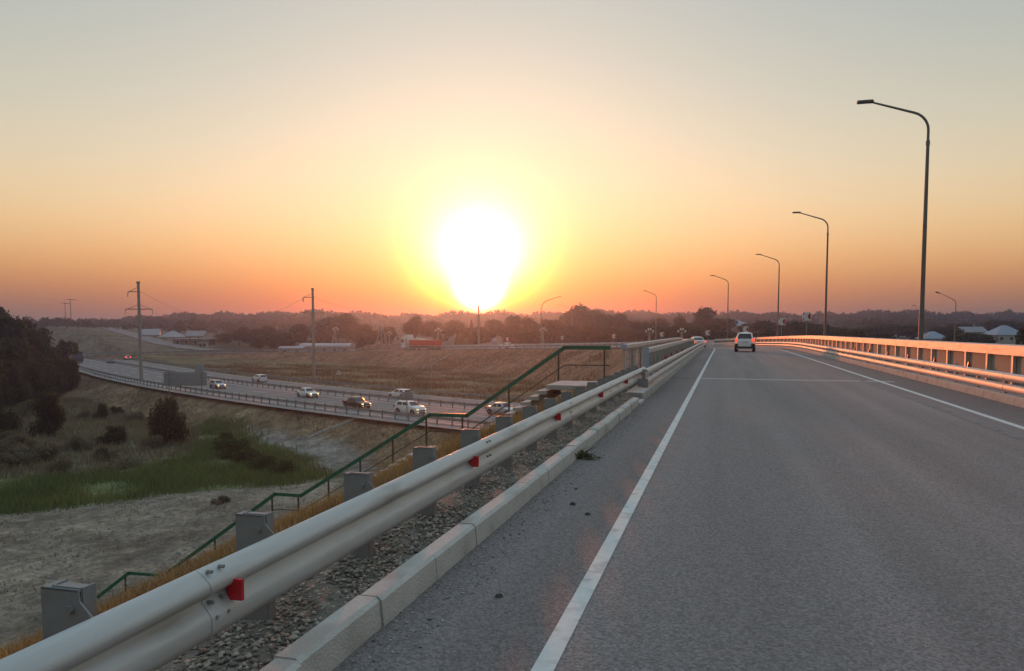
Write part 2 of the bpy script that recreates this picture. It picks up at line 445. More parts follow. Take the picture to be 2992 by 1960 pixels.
def kerb_material():
    m = mat("kerb", (0.60, 0.575, 0.54), (0.50, 0.48, 0.45), scale=6, rough=0.92, bump=0.3, bscale=70, dirt=(0.36, 0.34, 0.31), dscale=3, coord="Object")
    n, l = m.node_tree.nodes, m.node_tree.links; p = n["Principled BSDF"]
    src = p.inputs["Base Color"].links[0].from_socket
    oi = n.new("ShaderNodeObjectInfo"); geo = n.new("ShaderNodeNewGeometry"); tcn = n.new("ShaderNodeTexCoord")
    ad = n.new("ShaderNodeVectorMath"); ad.operation = "ADD"; l.new(geo.outputs["Position"], ad.inputs[0]); ad.inputs[1].default_value = (3.1, 0.4, 0)
    nz = n.new("ShaderNodeTexNoise"); nz.inputs["Scale"].default_value = 0.95; nz.inputs["Detail"].default_value = 4; l.new(ad.outputs[0], nz.inputs["Vector"])
    rp = n.new("ShaderNodeValToRGB"); rp.color_ramp.elements[0].position = 0.53; rp.color_ramp.elements[1].position = 0.60; l.new(nz.outputs["Fac"], rp.inputs[0])
    sp = n.new("ShaderNodeSeparateXYZ"); l.new(geo.outputs["Normal"], sp.inputs[0])
    gt = n.new("ShaderNodeMath"); gt.operation = "GREATER_THAN"; gt.inputs[1].default_value = 0.8; l.new(sp.outputs["Z"], gt.inputs[0])
    ml = n.new("ShaderNodeMath"); ml.operation = "MULTIPLY"; l.new(rp.outputs[0], ml.inputs[0]); l.new(gt.outputs[0], ml.inputs[1])
    m2 = n.new("ShaderNodeMath"); m2.operation = "MULTIPLY"; m2.inputs[1].default_value = 0.75; l.new(ml.outputs[0], m2.inputs[0])
    mx = n.new("ShaderNodeMix"); mx.data_type = "RGBA"; l.new(m2.outputs[0], mx.inputs["Factor"]); l.new(src, mx.inputs[6])
    mx.inputs[7].default_value = (0.40, 0.33, 0.29, 1); l.new(mx.outputs[2], p.inputs["Base Color"])


kerb_material()

# ------------------------------------------------------------------ where things run
XC, YC, R0 = 2.02, 72.0, 130.8                    # axis of our road: straight, then a left-hand curve
A_END = rad(84); S_END = YC + R0 * A_END


def zr(s):
    s = np.asarray(s, float)
    return np.where(s < 58, 0, np.where(s < 106, -.00025 * (s - 58) ** 2, -.576 - .024 * (s - 106)))


def road(s, off=0.0, dz=0.0):
    s = float(s)
    z = float(zr(s)) + dz
    if s <= YC: return Vector((XC + off, s, z))
    a = min((s - YC) / R0, A_END); r = R0 + off
    p = Vector((XC - R0 + r * math.cos(a), YC + r * math.sin(a), z))
    if s > S_END: p += (s - S_END) * Vector((-math.sin(a), math.cos(a), 0))
    return p


def road_right(s):
    a = 0.0 if s <= YC else min((s - YC) / R0, A_END)
    return Vector((math.cos(a), math.sin(a), 0))


def road_yaw(s):
    return 0.0 if s <= YC else min((s - YC) / R0, A_END)


def road_path(s0, s1, off=0.0, dz=0.0, step=2.0):
    s0, s1 = float(s0), float(s1)
    n = max(2, int(math.ceil((s1 - s0) / step)) + 1)
    return [(road(s, off, dz), road_right(s), Vector((0, 0, 1))) for s in np.linspace(s0, s1, n).tolist()]


UK, SK = 85.0, 0.78


def hw_y(x):
    u = -(np.asarray(x, float) + 32.15)
    return np.where(u < UK, 85.57 + .5 * u + .00165 * u * u, 85.57 + .5 * UK + .00165 * UK * UK + SK * (u - UK))


# highway axis sampled by arc length
_hx = np.linspace(70, -420, 1600); _hy = hw_y(_hx)
_hs = np.concatenate([[0], np.cumsum(np.hypot(np.diff(_hx), np.diff(_hy)))])
HW_Z = -7.4


def hw(s, off=0.0, dz=0.0):
    """off > 0: away from the camera"""
    s = float(s); x, y = np.interp(s, _hs, _hx), np.interp(s, _hs, _hy)
    x2, y2 = np.interp(s + .5, _hs, _hx), np.interp(s + .5, _hs, _hy)
    d = Vector((x2 - x, y2 - y, 0)).normalized(); r = Vector((d.y, -d.x, 0))
    return Vector((x, y, HW_Z + dz)) + r * off, d, r


def hw_s(x): return float(np.interp(-x, -_hx, _hs))


def hw_path(s0, s1, off, dz=0.0, step=3.0):
    n = max(2, int((s1 - s0) / step) + 1); out = []
    for s in np.linspace(float(s0), float(s1), n).tolist():
        p, d, r = hw(s, off, dz); out.append((p, r, Vector((0, 0, 1))))
    return out


F_PX, CXP = 2247.0, 1496.0
fwd2 = (-math.sin(YAW), math.cos(YAW)); rgt2 = (math.cos(YAW), math.sin(YAW))


def pol(px, D, z=0.0):
    """point at forward distance D in the direction that the survey column px gives"""
    t = (px - CXP) / F_PX * 1.0
    return Vector((D * fwd2[0] + t * D * rgt2[0], D * fwd2[1] + t * D * rgt2[1], z))


# ------------------------------------------------------------------ terrain
def terrain_z(x, y):
    x = np.asarray(x, float); y = np.asarray(y, float)
    D = x * fwd2[0] + y * fwd2[1]; L = x * rgt2[0] + y * rgt2[1]
    t = np.clip(L / np.maximum(D, 60), -0.9, 0.9)
    hs = np.array([0, 195, 255, 330, 430, 560, 690, 780, 3000, 6000.0])
    rows = {-0.60: [-7.7, -7.4, -5.0, 1.0, 4.5, 5.0, 5.5, 5.5, 5.5, 5.5],
            -0.50: [-7.7, -7.4, -5.4, -0.6, 2.5, 6, 11.5, 12, 12, 12],
            -0.30: [-7.7, -7.6, -5.8, -3.6, -.5, 6, 14.5, 15, 15, 15],
            -0.05: [-7.7, -7.6, -5.5, -4.0, -1.0, 6, 14.5, 15, 15, 15],
            0.20: [-7.7, -7.2, -4.0, -0.6, 1.5, 7, 14.7, 15, 15, 15],
            0.60: [-7.7, -6.5, -3.0, -1.0, 1.5, 7, 14.3, 15, 15, 15]}
    ks = sorted(rows); vals = np.array([np.interp(D, hs, rows[k]) for k in ks])
    base = np.zeros_like(D)
    for i in range(len(ks) - 1):
        w = np.clip((t - ks[i]) / (ks[i + 1] - ks[i]), 0, 1)
        seg = (t >= ks[i]) & (t <= ks[i + 1])
        base = np.where(seg, vals[i] * (1 - w) + vals[i + 1] * w, base)
    base = np.where(t < ks[0], vals[0], base); base = np.where(t > ks[-1], vals[-1], base)
    # near side of the highway lies lower
    hy = hw_y(x); dy = np.gradient(hy) if False else None
    sl = np.where(-(x + 32.15) < UK, .5 + .0033 * (-(x + 32.15)), SK); sl = np.clip(sl, 0.2, .8)
    ho = (y - hy) / np.sqrt(1 + sl * sl)            # signed offset from the highway axis
    near = ho < 0
    lowland = -10.2 + 0.25 * np.sin(x * .11 + 1.3) * np.sin(y * .09) + 0.12 * np.sin(x * .31) * np.sin(y * .27 + 2)
    base = np.where(near & (D < 400), lowland, base)
    he = np.where(ho < 0, HW_Z - 0.15 - np.maximum(-ho - 12.6, 0) / 2.3, HW_Z - 0.15 - np.maximum(ho - 11.0, 0) / 2.5)
    he = np.where(np.abs(ho) < 60, he, -99)
    z = np.maximum(base, he)
    z = np.where((ho > -12.6) & (ho < 11), HW_Z - 0.15, z)
    # embankment of our own road and of the ramp
    ang = np.arctan2(y - YC, x - (XC - R0)); rr = np.hypot(x - (XC - R0), y - YC)
    s = np.where(y < YC, y, YC + R0 * np.clip(ang, 0, A_END)); off = np.where(y < YC, x - XC, rr - R0)
    past = (y >= YC) & (ang > A_END)
    ca, sa = math.cos(A_END), math.sin(A_END); ex, ey = XC - R0 + R0 * ca, YC + R0 * sa
    s = np.where(past, S_END + (x - ex) * (-sa) + (y - ey) * ca, s); off = np.where(past, (x - ex) * ca + (y - ey) * sa, off)
    behind = (y >= YC) & (x < XC - R0) & (y < YC + 40)
    top = zr(s) - 0.14
    top = np.where((s > 28) & (s < 66), top - (s - 28) / 1.5, top)
    top = np.where((s >= 66) & (s < 102), top - (102 - s) / 1.5, top)
    el = np.maximum(-off - np.where(s < 40, 5.62, 5.35), 0) / np.where(s < 40, 2.07, 1.93); er = np.maximum(off - 7.2, 0) / 1.8
    emb = top - el - er
    emb = np.where(behind | (s > 380), -99, emb)
    hwz = (ho > -13.5) & (ho < 12)
    emb = np.where(hwz & (s > 40) & (s < 100), -99, emb)
    z = np.maximum(z, emb)
    # shallow furrows and lumps on every slope
    z = z + np.where((np.abs(off) > 7.5) & (D > 25) & ~((ho > -13.5) & (ho < 12)), .09 * np.sin(x * .9 + np.sin(y * .7)) * np.sin(y * .8 + 1.1), 0)
    return z, dict(D=D, t=t, ho=ho, s=s, off=off, emb=emb)


def gz(x, y): return float(terrain_z(np.array([x]), np.array([y]))[0][0])


def grid_axis(parts):
    out = []
    for a, b, st in parts: out += list(np.arange(a, b, st))
    return np.array(out)


def geo(a, b, n): return list(np.geomspace(a, b, n))


xs = np.array([-v for v in reversed(geo(232, 3000, 40))] + list(np.arange(-230, -140, 3)) + list(np.arange(-140, -26, 1.3)) + list(np.arange(-26, 11, .45)) + list(np.arange(11, 80, 2.2)) + geo(82, 3000, 44))
ys = np.array([-3000, -800, -200, -60] + list(np.arange(-24, 46, .7)) + list(np.arange(46, 235, 1.15)) + list(np.arange(236, 820, 6)) + geo(830, 3200, 14))
GX, GY = np.meshgrid(xs, ys); gx, gy = GX.ravel(), GY.ravel()
TZ, info = terrain_z(gx, gy)


def in_poly(x, y, poly):
    ins = np.zeros(x.shape, bool); n = len(poly)
    for i in range(n):
        x1, y1 = poly[i]; x2, y2 = poly[(i + 1) % n]
        c = ((y1 > y) != (y2 > y)) & (x < (x2 - x1) * (y - y1) / (y2 - y1 + 1e-9) + x1)
        ins ^= c
    return ins


P_GREEN = [(-47, 36), (-45.05, 38.58), (-42.37, 41.33), (-39.88, 44.78), (-37.29, 47.28), (-33.92, 48.21), (-31.65, 51.42), (-30.23, 54.62), (-34.2, 60.02), (-43.53, 67.69), (-56.23, 79.56), (-63.09, 82.94), (-48.66, 61.84), (-47.74, 53.71), (-52.05, 50.9), (-56.15, 48.23), (-60, 46)]
P_TRACK = [(-80.34, 100.86), (-63.09, 82.94), (-55.27, 78.19), (-42.9, 66.71), (-33.48, 59.34), (-28.91, 54.99), (-20, 44), (-20, 52), (-27.17, 56.97), (-32.96, 66.17), (-42.71, 72.9), (-56.41, 84.78), (-71.99, 97.84)]
P_DIRT = [(-60, 40), (-45.05, 38.58), (-39.88, 44.78), (-31.65, 51.42), (-26, 55), (-20, 46), (-21, 20), (-23, 0), (-60, 0)]
wob = 1.2 * np.sin(gx * .5 + gy * .3) + .8 * np.sin(gx * .9 - gy * .7 + 2)
g_green = in_poly(gx + wob * .6, gy + wob * .6, P_GREEN); g_track = in_poly(gx + wob * .4, gy - wob * .4, P_TRACK); g_dirt = in_poly(gx, gy + wob * .5, P_DIRT)
C_BROWN, C_GREEN, C_TRACK, C_DIRT, C_OLIVE, C_SCRUB = (.215, .155, .095), (.150, .165, .076), (.245, .225, .197), (.270, .222, .176), (.175, .150, .088), (.200, .178, .112)
cov = np.tile(np.array(C_SCRUB), (len(gx), 1))
D_, ho_, s_, off_ = info["D"], info["ho"], info["s"], info["off"]
onemb = (TZ <= info["emb"] + .15)
cov[(ho_ > 8)] = C_OLIVE
cov[(ho_ > 8) & (ho_ < 40)] = (.190, .150, .085)
cov[(ho_ < -11) & (ho_ > -24)] = C_BROWN
cov[onemb] = C_BROWN
cov[onemb & (s_ < 30) & (off_ < 0)] = (.27, .185, .075)
cov[onemb & (s_ > 110)] = (.235, .138, .088)
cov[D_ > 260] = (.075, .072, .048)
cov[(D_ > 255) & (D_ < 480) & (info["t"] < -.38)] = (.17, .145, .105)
cov[g_dirt & ~onemb] = C_DIRT
cov[g_green & ~onemb] = C_GREEN
cov[g_track & (ho_ < -17)] = C_TRACK
cov[(off_ > -5.2) & (off_ < 8) & (s_ < 30)] = (.17, .15, .13)
nx, ny = len(xs), len(ys)
idx = np.arange(nx * ny).reshape(ny, nx)
Fq = np.stack([idx[:-1, :-1].ravel(), idx[:-1, 1:].ravel(), idx[1:, 1:].ravel(), idx[1:, :-1].ravel()], 1)
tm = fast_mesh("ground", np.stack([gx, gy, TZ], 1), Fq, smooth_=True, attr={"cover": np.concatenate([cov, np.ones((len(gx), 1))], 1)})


def ground_material():
    m = bpy.data.materials.new("ground"); m.use_nodes = True
    n, l = m.node_tree.nodes, m.node_tree.links; p = n["Principled BSDF"]
    at = n.new("ShaderNodeAttribute"); at.attribute_name = "cover"
    tcn = n.new("ShaderNodeTexCoord"); v = tcn.outputs["Object"]
    f = None
    for sc_, lo, hi in ((.12, .66, 1.34), (.55, .5, 1.5), (2.6, .6, 1.4), (11.0, .7, 1.3)):
        nz = n.new("ShaderNodeTexNoise"); nz.inputs["Scale"].default_value = sc_; nz.inputs["Detail"].default_value = 6; nz.inputs["Roughness"].default_value = .7
        l.new(v, nz.inputs["Vector"])
        mr = n.new("ShaderNodeMapRange"); mr.inputs["From Min"].default_value = .3; mr.inputs["From Max"].default_value = .7
        mr.inputs["To Min"].default_value = lo; mr.inputs["To Max"].default_value = hi; l.new(nz.outputs["Fac"], mr.inputs["Value"])
        if f is None: f = mr.outputs[0]
        else:
            mm = n.new("ShaderNodeMath"); mm.operation = "MULTIPLY"; l.new(f, mm.inputs[0]); l.new(mr.outputs[0], mm.inputs[1]); f = mm.outputs[0]
    scl = n.new("ShaderNodeVectorMath"); scl.operation = "SCALE"; l.new(at.outputs["Color"], scl.inputs[0]); l.new(f, scl.inputs["Scale"])
    l.new(scl.outputs[0], p.inputs["Base Color"]); p.inputs["Roughness"].default_value = 1.0; p.inputs["Specular IOR Level"].default_value = 0.05
    nb = n.new("ShaderNodeTexNoise"); nb.inputs["Scale"].default_value = 2.5; nb.inputs["Detail"].default_value = 9; nb.inputs["Roughness"].default_value = .75
    l.new(v, nb.inputs["Vector"]); b = n.new("ShaderNodeBump"); b.inputs["Strength"].default_value = .9; b.inputs["Distance"].default_value = .18
    l.new(nb.outputs["Fac"], b.inputs["Height"]); l.new(b.outputs[0], p.inputs["Normal"])
    return m


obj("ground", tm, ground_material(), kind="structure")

# ------------------------------------------------------------------ roads
def strip(name, path, u0, u1, matname, thick=None, **pr):
    mb = MB()
    if thick: mb.sweep([(u0, -thick), (u1, -thick), (u1, 0), (u0, 0)], path)
    else: mb.sweep([(u0, 0), (u1, 0)], path, closed=False)
    return mb.build(name, M[matname], angle=30, **pr)


strip("road", road_path(-14, 27, dz=0, step=3), -3.80, 4.06, "asphalt", kind="structure")
strip("bridge_deck", road_path(27, 104, step=2.5), -6.1, 5.9, "asphalt", thick=0.9, kind="structure")
strip("ramp_road", road_path(104, 470, dz=.0, step=3), -5.0, 5.2, "asphalt_far", kind="structure")
strip("highway_road", hw_path(5, 560, 0, step=4), -11.9, 9.6, "asphalt_far", kind="structure")
# painted lines
LZ = 0.004
def line(name, path, u0, u1, matname="white_paint"): return strip(name, path, u0, u1, matname, kind="structure")
line("edge_line", road_path(-6, 150, dz=LZ, step=1.5), -2.87, -2.765)
line("edge_line", road_path(-6, 150, dz=LZ, step=1.5), 2.70, 2.83)
line("worn_edge_line", road_path(12, 40, dz=LZ * .9, step=2), 2.20, 2.36, "worn_paint")
line("worn_edge_line", road_path(43, 50, dz=LZ * .9, step=2), 2.32, 2.46, "worn_paint")
line("deck_joint_strip", [(Vector((-.7, 26.4, LZ * .8)), Vector((0, 1, 0)), Vector((0, 0, 1))), (Vector((5.2, 26.3, LZ * .8)), Vector((0, 1, 0)), Vector((0, 0, 1)))], 0, .55, "sealant")
line("deck_joint_seam", [(Vector((-1.76, 26.6, LZ * .8)), Vector((0, 1, 0)), Vector((0, 0, 1))), (Vector((-.9, 26.5, LZ * .8)), Vector((0, 1, 0)), Vector((0, 0, 1)))], 0, .22, "rubble")
for o in (-11.0, -0.9, 1.0, 8.9):
    line("highway_edge_line", hw_path(30, 520, o, dz=.006, step=4), -.09, .09)
for o in (-7.6, -4.2, 5.0):
    for s in np.arange(hw_s(-20), hw_s(-190), 12.0):
        line("lane_dash", hw_path(s, s + 4, o, dz=.006, step=2), -.08, .08)
# right-hand verge kerb and left verge shoulder are built with the barriers
mb = MB()                                          # abutment and piers of the bridge
mb.box((XC - .1, 29.2, -1.9), (11.6, 3.0, 2.0))
ab = mb.build("bridge_abutment", M["concrete"], angle=20); tag(ab, "grey concrete abutment under the near end of the bridge deck", "abutment")
for s in (48, 84):
    b = MB(); q = road(s, 0, 0)
    for o in (-3.6, 0.3, 4.0):
        c = road(s, o, 0); b.tube([(c.x, c.y, HW_Z - .6), (c.x, c.y, -1.4)], .45, 14)
    b.sweep([(-5.2, -1.8), (5.0, -1.8), (5.0, -.95), (-5.2, -.95)], road_path(s - .7, s + .7, 0, 0, 1.4))
    t_ = b.build("bridge_pier", M["concrete"], angle=30)
    tag(t_, "round-columned concrete pier under the bridge, %s the highway" % ("nearer than" if s < 60 else "beyond"), "pier")

# ------------------------------------------------------------------ kerb, verge, near guardrail (left)
random.seed(4)
kerb_root = obj("kerb", None, kind="structure")
ky = [-0.36 + .82 * i for i in range(21)]
for i, y in enumerate(ky):
    if y < 0.3: L0 = y
    dz = random.uniform(-.006, .006); dx = random.uniform(-.006, .006); ln = .82 - random.choice((.008, .012, .018))
    w, h, c = .135, .16, .022
    prof = [(-w, -.25), (0, -.25), (0.012, 0), (0, h - c), (-c, h), (-w + .01, h), (-w, h - .01)]
    path = [(Vector((-1.765 + dx, y, dz)), Vector((1, 0, 0)), Vector((0, 0, 1))), (Vector((-1.765 + dx + random.uniform(-.004, .004), y + ln, dz + random.uniform(-.003, .003))), Vector((1, 0, 0)), Vector((0, 0, 1)))]
    MB().sweep(prof, path).build("kerb_block", M["kerb"], kerb_root, angle=25)
MB().box((-1.93, 17.1, .03), (.42, .9, .06)).build("kerb_slab", M["kerb"], kerb_root, angle=20)

# verge of packed gravel between kerb and slope
vm = MB()
for y0 in range(-6, 28):
    pass
vy = np.arange(-6, 27.6, .35); vx = np.array([-1.89, -2.1, -2.35, -2.6, -2.9, -3.2, -3.5])
VX, VY = np.meshgrid(vx, vy); rg = np.random.default_rng(3)
VZ = .115 + rg.normal(0, .008, VX.shape) - np.clip(-VX - 3.0, 0, 9) * .35
ii = np.arange(VX.size).reshape(VX.shape)
vf = np.stack([ii[:-1, :-1].ravel(), ii[:-1, 1:].ravel(), ii[1:, 1:].ravel(), ii[1:, :-1].ravel()], 1)
mat("verge", (.26, .225, .19), (.16, .14, .12), scale=5, rough=1.0, bump=.8, bscale=25, detail=10)
obj("verge", fast_mesh("verge", np.stack([VX.ravel(), VY.ravel(), VZ.ravel()], 1), vf, smooth_=True), M["verge"], kind="structure")

# loose stones on the verge
def stones(name, n, x0, x1, y0, y1, s0, s1, zf, seed):
    r = np.random.default_rng(seed)
    base = np.array([(1, 0, 0), (0, 1, 0), (-1, 0, 0), (0, -1, 0), (0, 0, 1), (0, 0, -1.0)])
    fc = np.array([(0, 1, 4), (1, 2, 4), (2, 3, 4), (3, 0, 4), (1, 0, 5), (2, 1, 5), (3, 2, 5), (0, 3, 5)])
    y = y0 + (y1 - y0) * r.random(n) ** 1.5; x = x0 + (x1 - x0) * r.random(n)
    sz = s0 + (s1 - s0) * r.random(n) ** 2.5
    jit = base[None] * (1 + r.normal(0, .25, (n, 6, 3))); jit *= (sz[:, None] * np.array([1, 1, .6])[None])[:, None, :] * (.7 + .6 * r.random((n, 1, 3)))
    a = r.random(n) * 6.28; ca, sa = np.cos(a)[:, None], np.sin(a)[:, None]
    V = np.stack([jit[..., 0] * ca - jit[..., 1] * sa + x[:, None], jit[..., 0] * sa + jit[..., 1] * ca + y[:, None], jit[..., 2] + zf(x, y)[:, None] + sz[:, None] * .25], -1)
    Fc = (fc[None] + (np.arange(n) * 6)[:, None, None]).reshape(-1, 3)
    return obj(name, fast_mesh(name, V.reshape(-1, 3), Fc), M["stone"], kind="stuff")


def stone_mat():
    m = M["stone"]; n, l = m.node_tree.nodes, m.node_tree.links; p = n["Principled BSDF"]
    g = n.new("ShaderNodeNewGeometry"); rp = n.new("ShaderNodeValToRGB")
    rp.color_ramp.elements[0].color = (.11, .098, .085, 1); rp.color_ramp.elements[1].color = (.50, .45, .39, 1)
    l.new(g.outputs["Random Per Island"], rp.inputs[0]); l.new(rp.outputs[0], p.inputs["Base Color"])


stone_mat()
zv = lambda x, y: .118 - np.clip(-x - 3.0, 0, 9) * .35
tag(stones("road_grit", 2600, -1.745, -1.45, 1.0, 17, .003, .012, lambda x, y: 0 * x, 12), "fine grit gathered on the shoulder along the kerb foot", "grit")
tag(stones("loose_gravel", 46000, -1.93, -3.3, 1.2, 26, .006, .021, zv, 8), "loose grey gravel strewn along the verge under the guardrail", "gravel")

WB = [(0, .604), (.012, .602), (.030, .591), (.066, .556), (.075, .541), (.075, .520), (.066, .506), (.031, .485), (.026, .474), (.031, .463), (.066, .420), (.075, .403), (.075, .350), (.066, .330), (.022, .292), (0, .287)]


def thick(prof, t=.006): return prof + [(u - t, w) for u, w in reversed(prof)]


def sx_path(y0, y1, x, step=.8):
    n = max(2, int((y1 - y0) / step) + 1)
    return [(Vector((x, y, -.035 * max(0.0, 1 - y / 9.0))), Vector((1, 0, 0)), Vector((0, 0, 1))) for y in np.linspace(y0, y1, n).tolist()]


gr = thing("guardrail", "grey W-beam guardrail with red reflectors beside the near kerb, in the left foreground", "guardrail")
RX = -2.155
cuts = [-1.2, 2.9, 6.9, 10.9, 14.9, 18.9, 21.75]
for i in range(len(cuts) - 1):
    MB().sweep(thick(WB), sx_path(cuts[i] - .16, cuts[i + 1], RX + (.004 if i % 2 else 0))).build("rail_beam", M["galv"], gr, angle=40)
pm = MB()
pm.box((0, 0, .16), (.13, .010, 1.03)).box((.065, .03, .16), (.008, .062, 1.03)).box((-.065, .03, .16), (.008, .062, 1.03))
post_me = pm.mesh("post", 20); post_me.materials.append(M["galv_dull"])
bm_ = MB()
bm_.sweep([(-.10, .33), (.125, .33), (.125, .575), (.07, .630), (.065, .670), (-.10, .670)], [(Vector((0, -.012, 0)), Vector((1, 0, 0)), Vector((0, 0, 1))), (Vector((0, -.020, 0)), Vector((1, 0, 0)), Vector((0, 0, 1)))])
bm_.sweep([(-.10, .663), (.065, .663), (.065, .670), (-.10, .670)], [(Vector((0, -.020, 0)), Vector((1, 0, 0)), Vector((0, 0, 1))), (Vector((0, .05, 0)), Vector((1, 0, 0)), Vector((0, 0, 1)))])
br_me = bm_.mesh("bracket", 20); br_me.materials.append(M["galv_dull"])
nut = MB().lathe([(0, .016), (.014, .016), (.016, 0)], 6, "z"); 
bolt_b = MB()
yp = 1.05 + 0.0
while yp < 21.5:
    obj("post", post_me, None, gr, loc=(-2.285, yp, .0))
    o = obj("bracket", br_me, None, gr, loc=(-2.285, yp, 0))
    bolt_b.tube([(-2.25, yp - .036, .60), (-2.25, yp - .02, .60)], .016, 6)
    yp += 1.16
for y in (2.9, 6.9, 10.9, 14.9, 18.9):
    for dy in (-.13, -.05):
        for z in (.572, .438, .375):
            bolt_b.tube([(RX + .035, y + dy, z), (RX + (.062 if z > .5 else .066 if z > .4 else .084), y + dy, z)], .0085, 6)
bolt_b.build("bolt", M["galv_dull"], gr, kind="stuff")
rm = MB().box((.048, 0, .012), (.070, .020, .095)); rm.box((.01, .012, 0), (.05, .012, .06))
rf_me = rm.mesh("reflector", 20); rf_me.materials.append(M["red_reflector"])
for y in (2.90, 6.30, 9.80, 13.45, 17.1, 20.7):
    obj("reflector", rf_me, None, gr, loc=(RX + .036, y, .468 - .035 * max(0.0, 1 - y / 9.0)))

# ------------------------------------------------------------------ bridge barriers
BW = [(0, .19), (.015, .187), (.055, .155), (.062, .125), (.062, .075), (.055, .04), (.015, .003), (0, 0)]


def bridge_barrier(name, label, side, s0, s1, off, flags):
    """side +1: the road lies to the right of the barrier"""
    t = thing(name, label, "barrier")
    prof = [(u * side, w) for u, w in thick(BW)]
    if side < 0: prof = prof[::-1]
    seg = 9.75
    for z, nm in ((.47, "upper_rail"), (.225, "lower_rail")):
        s = s0
        while s < s1 - .1:
            e = min(s + seg, s1)
            MB().sweep(prof, road_path(s, e - .03, off, z, 1.6)).build(nm, M["galv"], t, angle=40); s = e
    k = [(.11 * side, -.3), (.12 * side, 0), (.10 * side, .17), (.08 * side, .19), (-.30 * side, .19), (-.30 * side, -.3)]
    if side < 0: k = k[::-1]
    s = s0 - 1.6 if side > 0 else s0
    while s < s1 - .1:
        e = min(s + 8.8, s1)
        MB().sweep(k, road_path(s, e - (.05 if e > 26 else .02), off, 0, 2.0)).build("concrete_base", M["concrete"], t, angle=25); s = e
    pb = MB().box((0, 0, .41), (.07, .10, .46)); pme = pb.mesh("post", 20); pme.materials.append(M["galv_dull"])
    s = s0 + .2
    while s < s1:
        p = road(s, off - .06 * side); obj("post", pme, None, t, loc=p, rz=road_yaw(s)); s += 1.95
    fb = MB().sweep([(-.05, 0), (.05, 0), (.02, .13), (-.02, .13)], [(Vector((0, -.01, 0)), Vector((1, 0, 0)), Vector((0, 0, 1))), (Vector((0, .01, 0)), Vector((1, 0, 0)), Vector((0, 0, 1)))])
    fme = fb.mesh("reflector", 20); fme.materials.append(M["red_reflector"])
    for s in flags:
        obj("reflector", fme, None, t, loc=road(s, off - .03 * side, .655), rz=road_yaw(s))
    return t


lb = bridge_barrier("bridge_barrier", "twin-rail steel barrier on concrete base along the bridge's left edge", 1, 19.3, 104, -3.89, (26.5, 29.5, 33, 37))
MB().box((-1.93, 19.28, .31), (.26, .03, .2)).build("end_plate", M["galv_dull"], lb)
bridge_barrier("bridge_barrier", "long twin-rail barrier glowing orange along the right side of the road", -1, 10.0, 118, 4.15, (22.6, 26.0, 29.5, 33, 37, 41))


def parapet(name, label, s0, s1, off, ztop, rail, infill, spacing=1.95, endmat=None, first=None):
    t = thing(name, label, "parapet")
    rw, rh = rail
    prof = [(-rw / 2, -rh), (rw / 2, -rh), (rw / 2, -.03), (rw / 2 - .03, 0), (-rw / 2 + .03, 0), (-rw / 2, -.03)]
    s = s0
    while s < s1 - .1:
        e = min(s + spacing * 6, s1)
        MB().sweep(prof, road_path(s, e - .02, off, ztop, 1.6)).build("top_rail", M["galv"], t, angle=25); s = e
    pme = MB().box((-.02 if off > 0 else 0, 0, (ztop - rh) / 2), (.06, .13, ztop - rh) if off > 0 else (.10, .055, ztop - rh)).mesh("post", 20); pme.materials.append(M["galv"])
    ss = list(np.arange(s0 + .1, s1, spacing))
    for s in ss: obj("post", pme, None, t, loc=road(s, off), rz=road_yaw(s))
    h0, h1 = .10, ztop - rh - .03
    if infill == "panel":
        b = MB(); b.box((0, spacing / 2, (h0 + h1) / 2), (.012, spacing - .07, h1 - h0))
        for i in range(1, 6 if off < 0 else 1): b.box((0, spacing * i / 6, (h0 + h1) / 2), (.03, .02, h1 - h0 - .02))
        ime = b.mesh("panel", 20)
    else:
        b = MB()
        for z in (h0 + .05, (h0 + h1) / 2, h1 - .05): b.tube([(0, .03, z), (0, spacing - .03, z)], .02, 8)
        ime = b.mesh("cross_bars", 40)
    ime.materials.append(M["steel_panel" if off < 0 else "panel_dark"])
    for s in ss[:-1]: obj(ime.name.split(".")[0], ime, None, t, loc=road(s, off + (.05 if off > 0 else 0), (float(zr(s + 1)) - float(zr(s))) * .5), rz=road_yaw(s + .9))
    if endmat:
        c = road(s0, off); MB().box((c.x, c.y - .02, (ztop) / 2 + .02), (rw + .07, .05, ztop + .02), taper=.9).build("end_plate", M[endmat], t, angle=20)
    return t


parapet("parapet", "left inner bridge parapet with ribbed grey panels and pale blue end", 28.6, 104, -4.77, .97, (.14, .19), "panel", endmat="blue_end")
parapet("parapet", "left outer footway railing of the bridge on open posts", 31.0, 104, -5.90, 1.06, (.22, .17), "bars", endmat=None)
op = [o for o in bpy.data.objects if o.get("category") == "parapet"][-1]
MB().box((XC - 5.90, 30.98, .97), (.25, .03, .19)).build("end_plate", M["blue_end"], op, angle=20)
for dx in (-.3, .0, .32): MB().box((XC - 5.6 + dx, 31.35 + dx * .5, .45), (.07, .05, .95)).build("end_post", M["galv_dull"], op, angle=20)
parapet("parapet", "orange-lit steel parapet with posts and panels on the right of the bridge", 12.0, 118, 4.98, 1.26, (.15, .27), "panel")

# fence along the outer side of the ramp
rf = thing("ramp_fence", "long pale steel fence on the outer edge of the ramp behind the footway railing", "fence")
pb = MB().box((0, 1.5, .60), (.04, 2.96, .95)); pb.box((0, 0, .6), (.10, .08, 1.16)); pb.box((0, 1.5, 1.12), (.12, 2.98, .12)); pb.box((.0, 1.5, .72), (.07, 2.96, .05))
fpm = pb.mesh("fence_panel", 20); fpm.materials.append(M["fence_light"])
s = 118
while s < 234:
    obj("fence_panel", fpm, None, rf, loc=road(s, 4.9, -.05), rz=road_yaw(s + 1.5)); s += 3.0
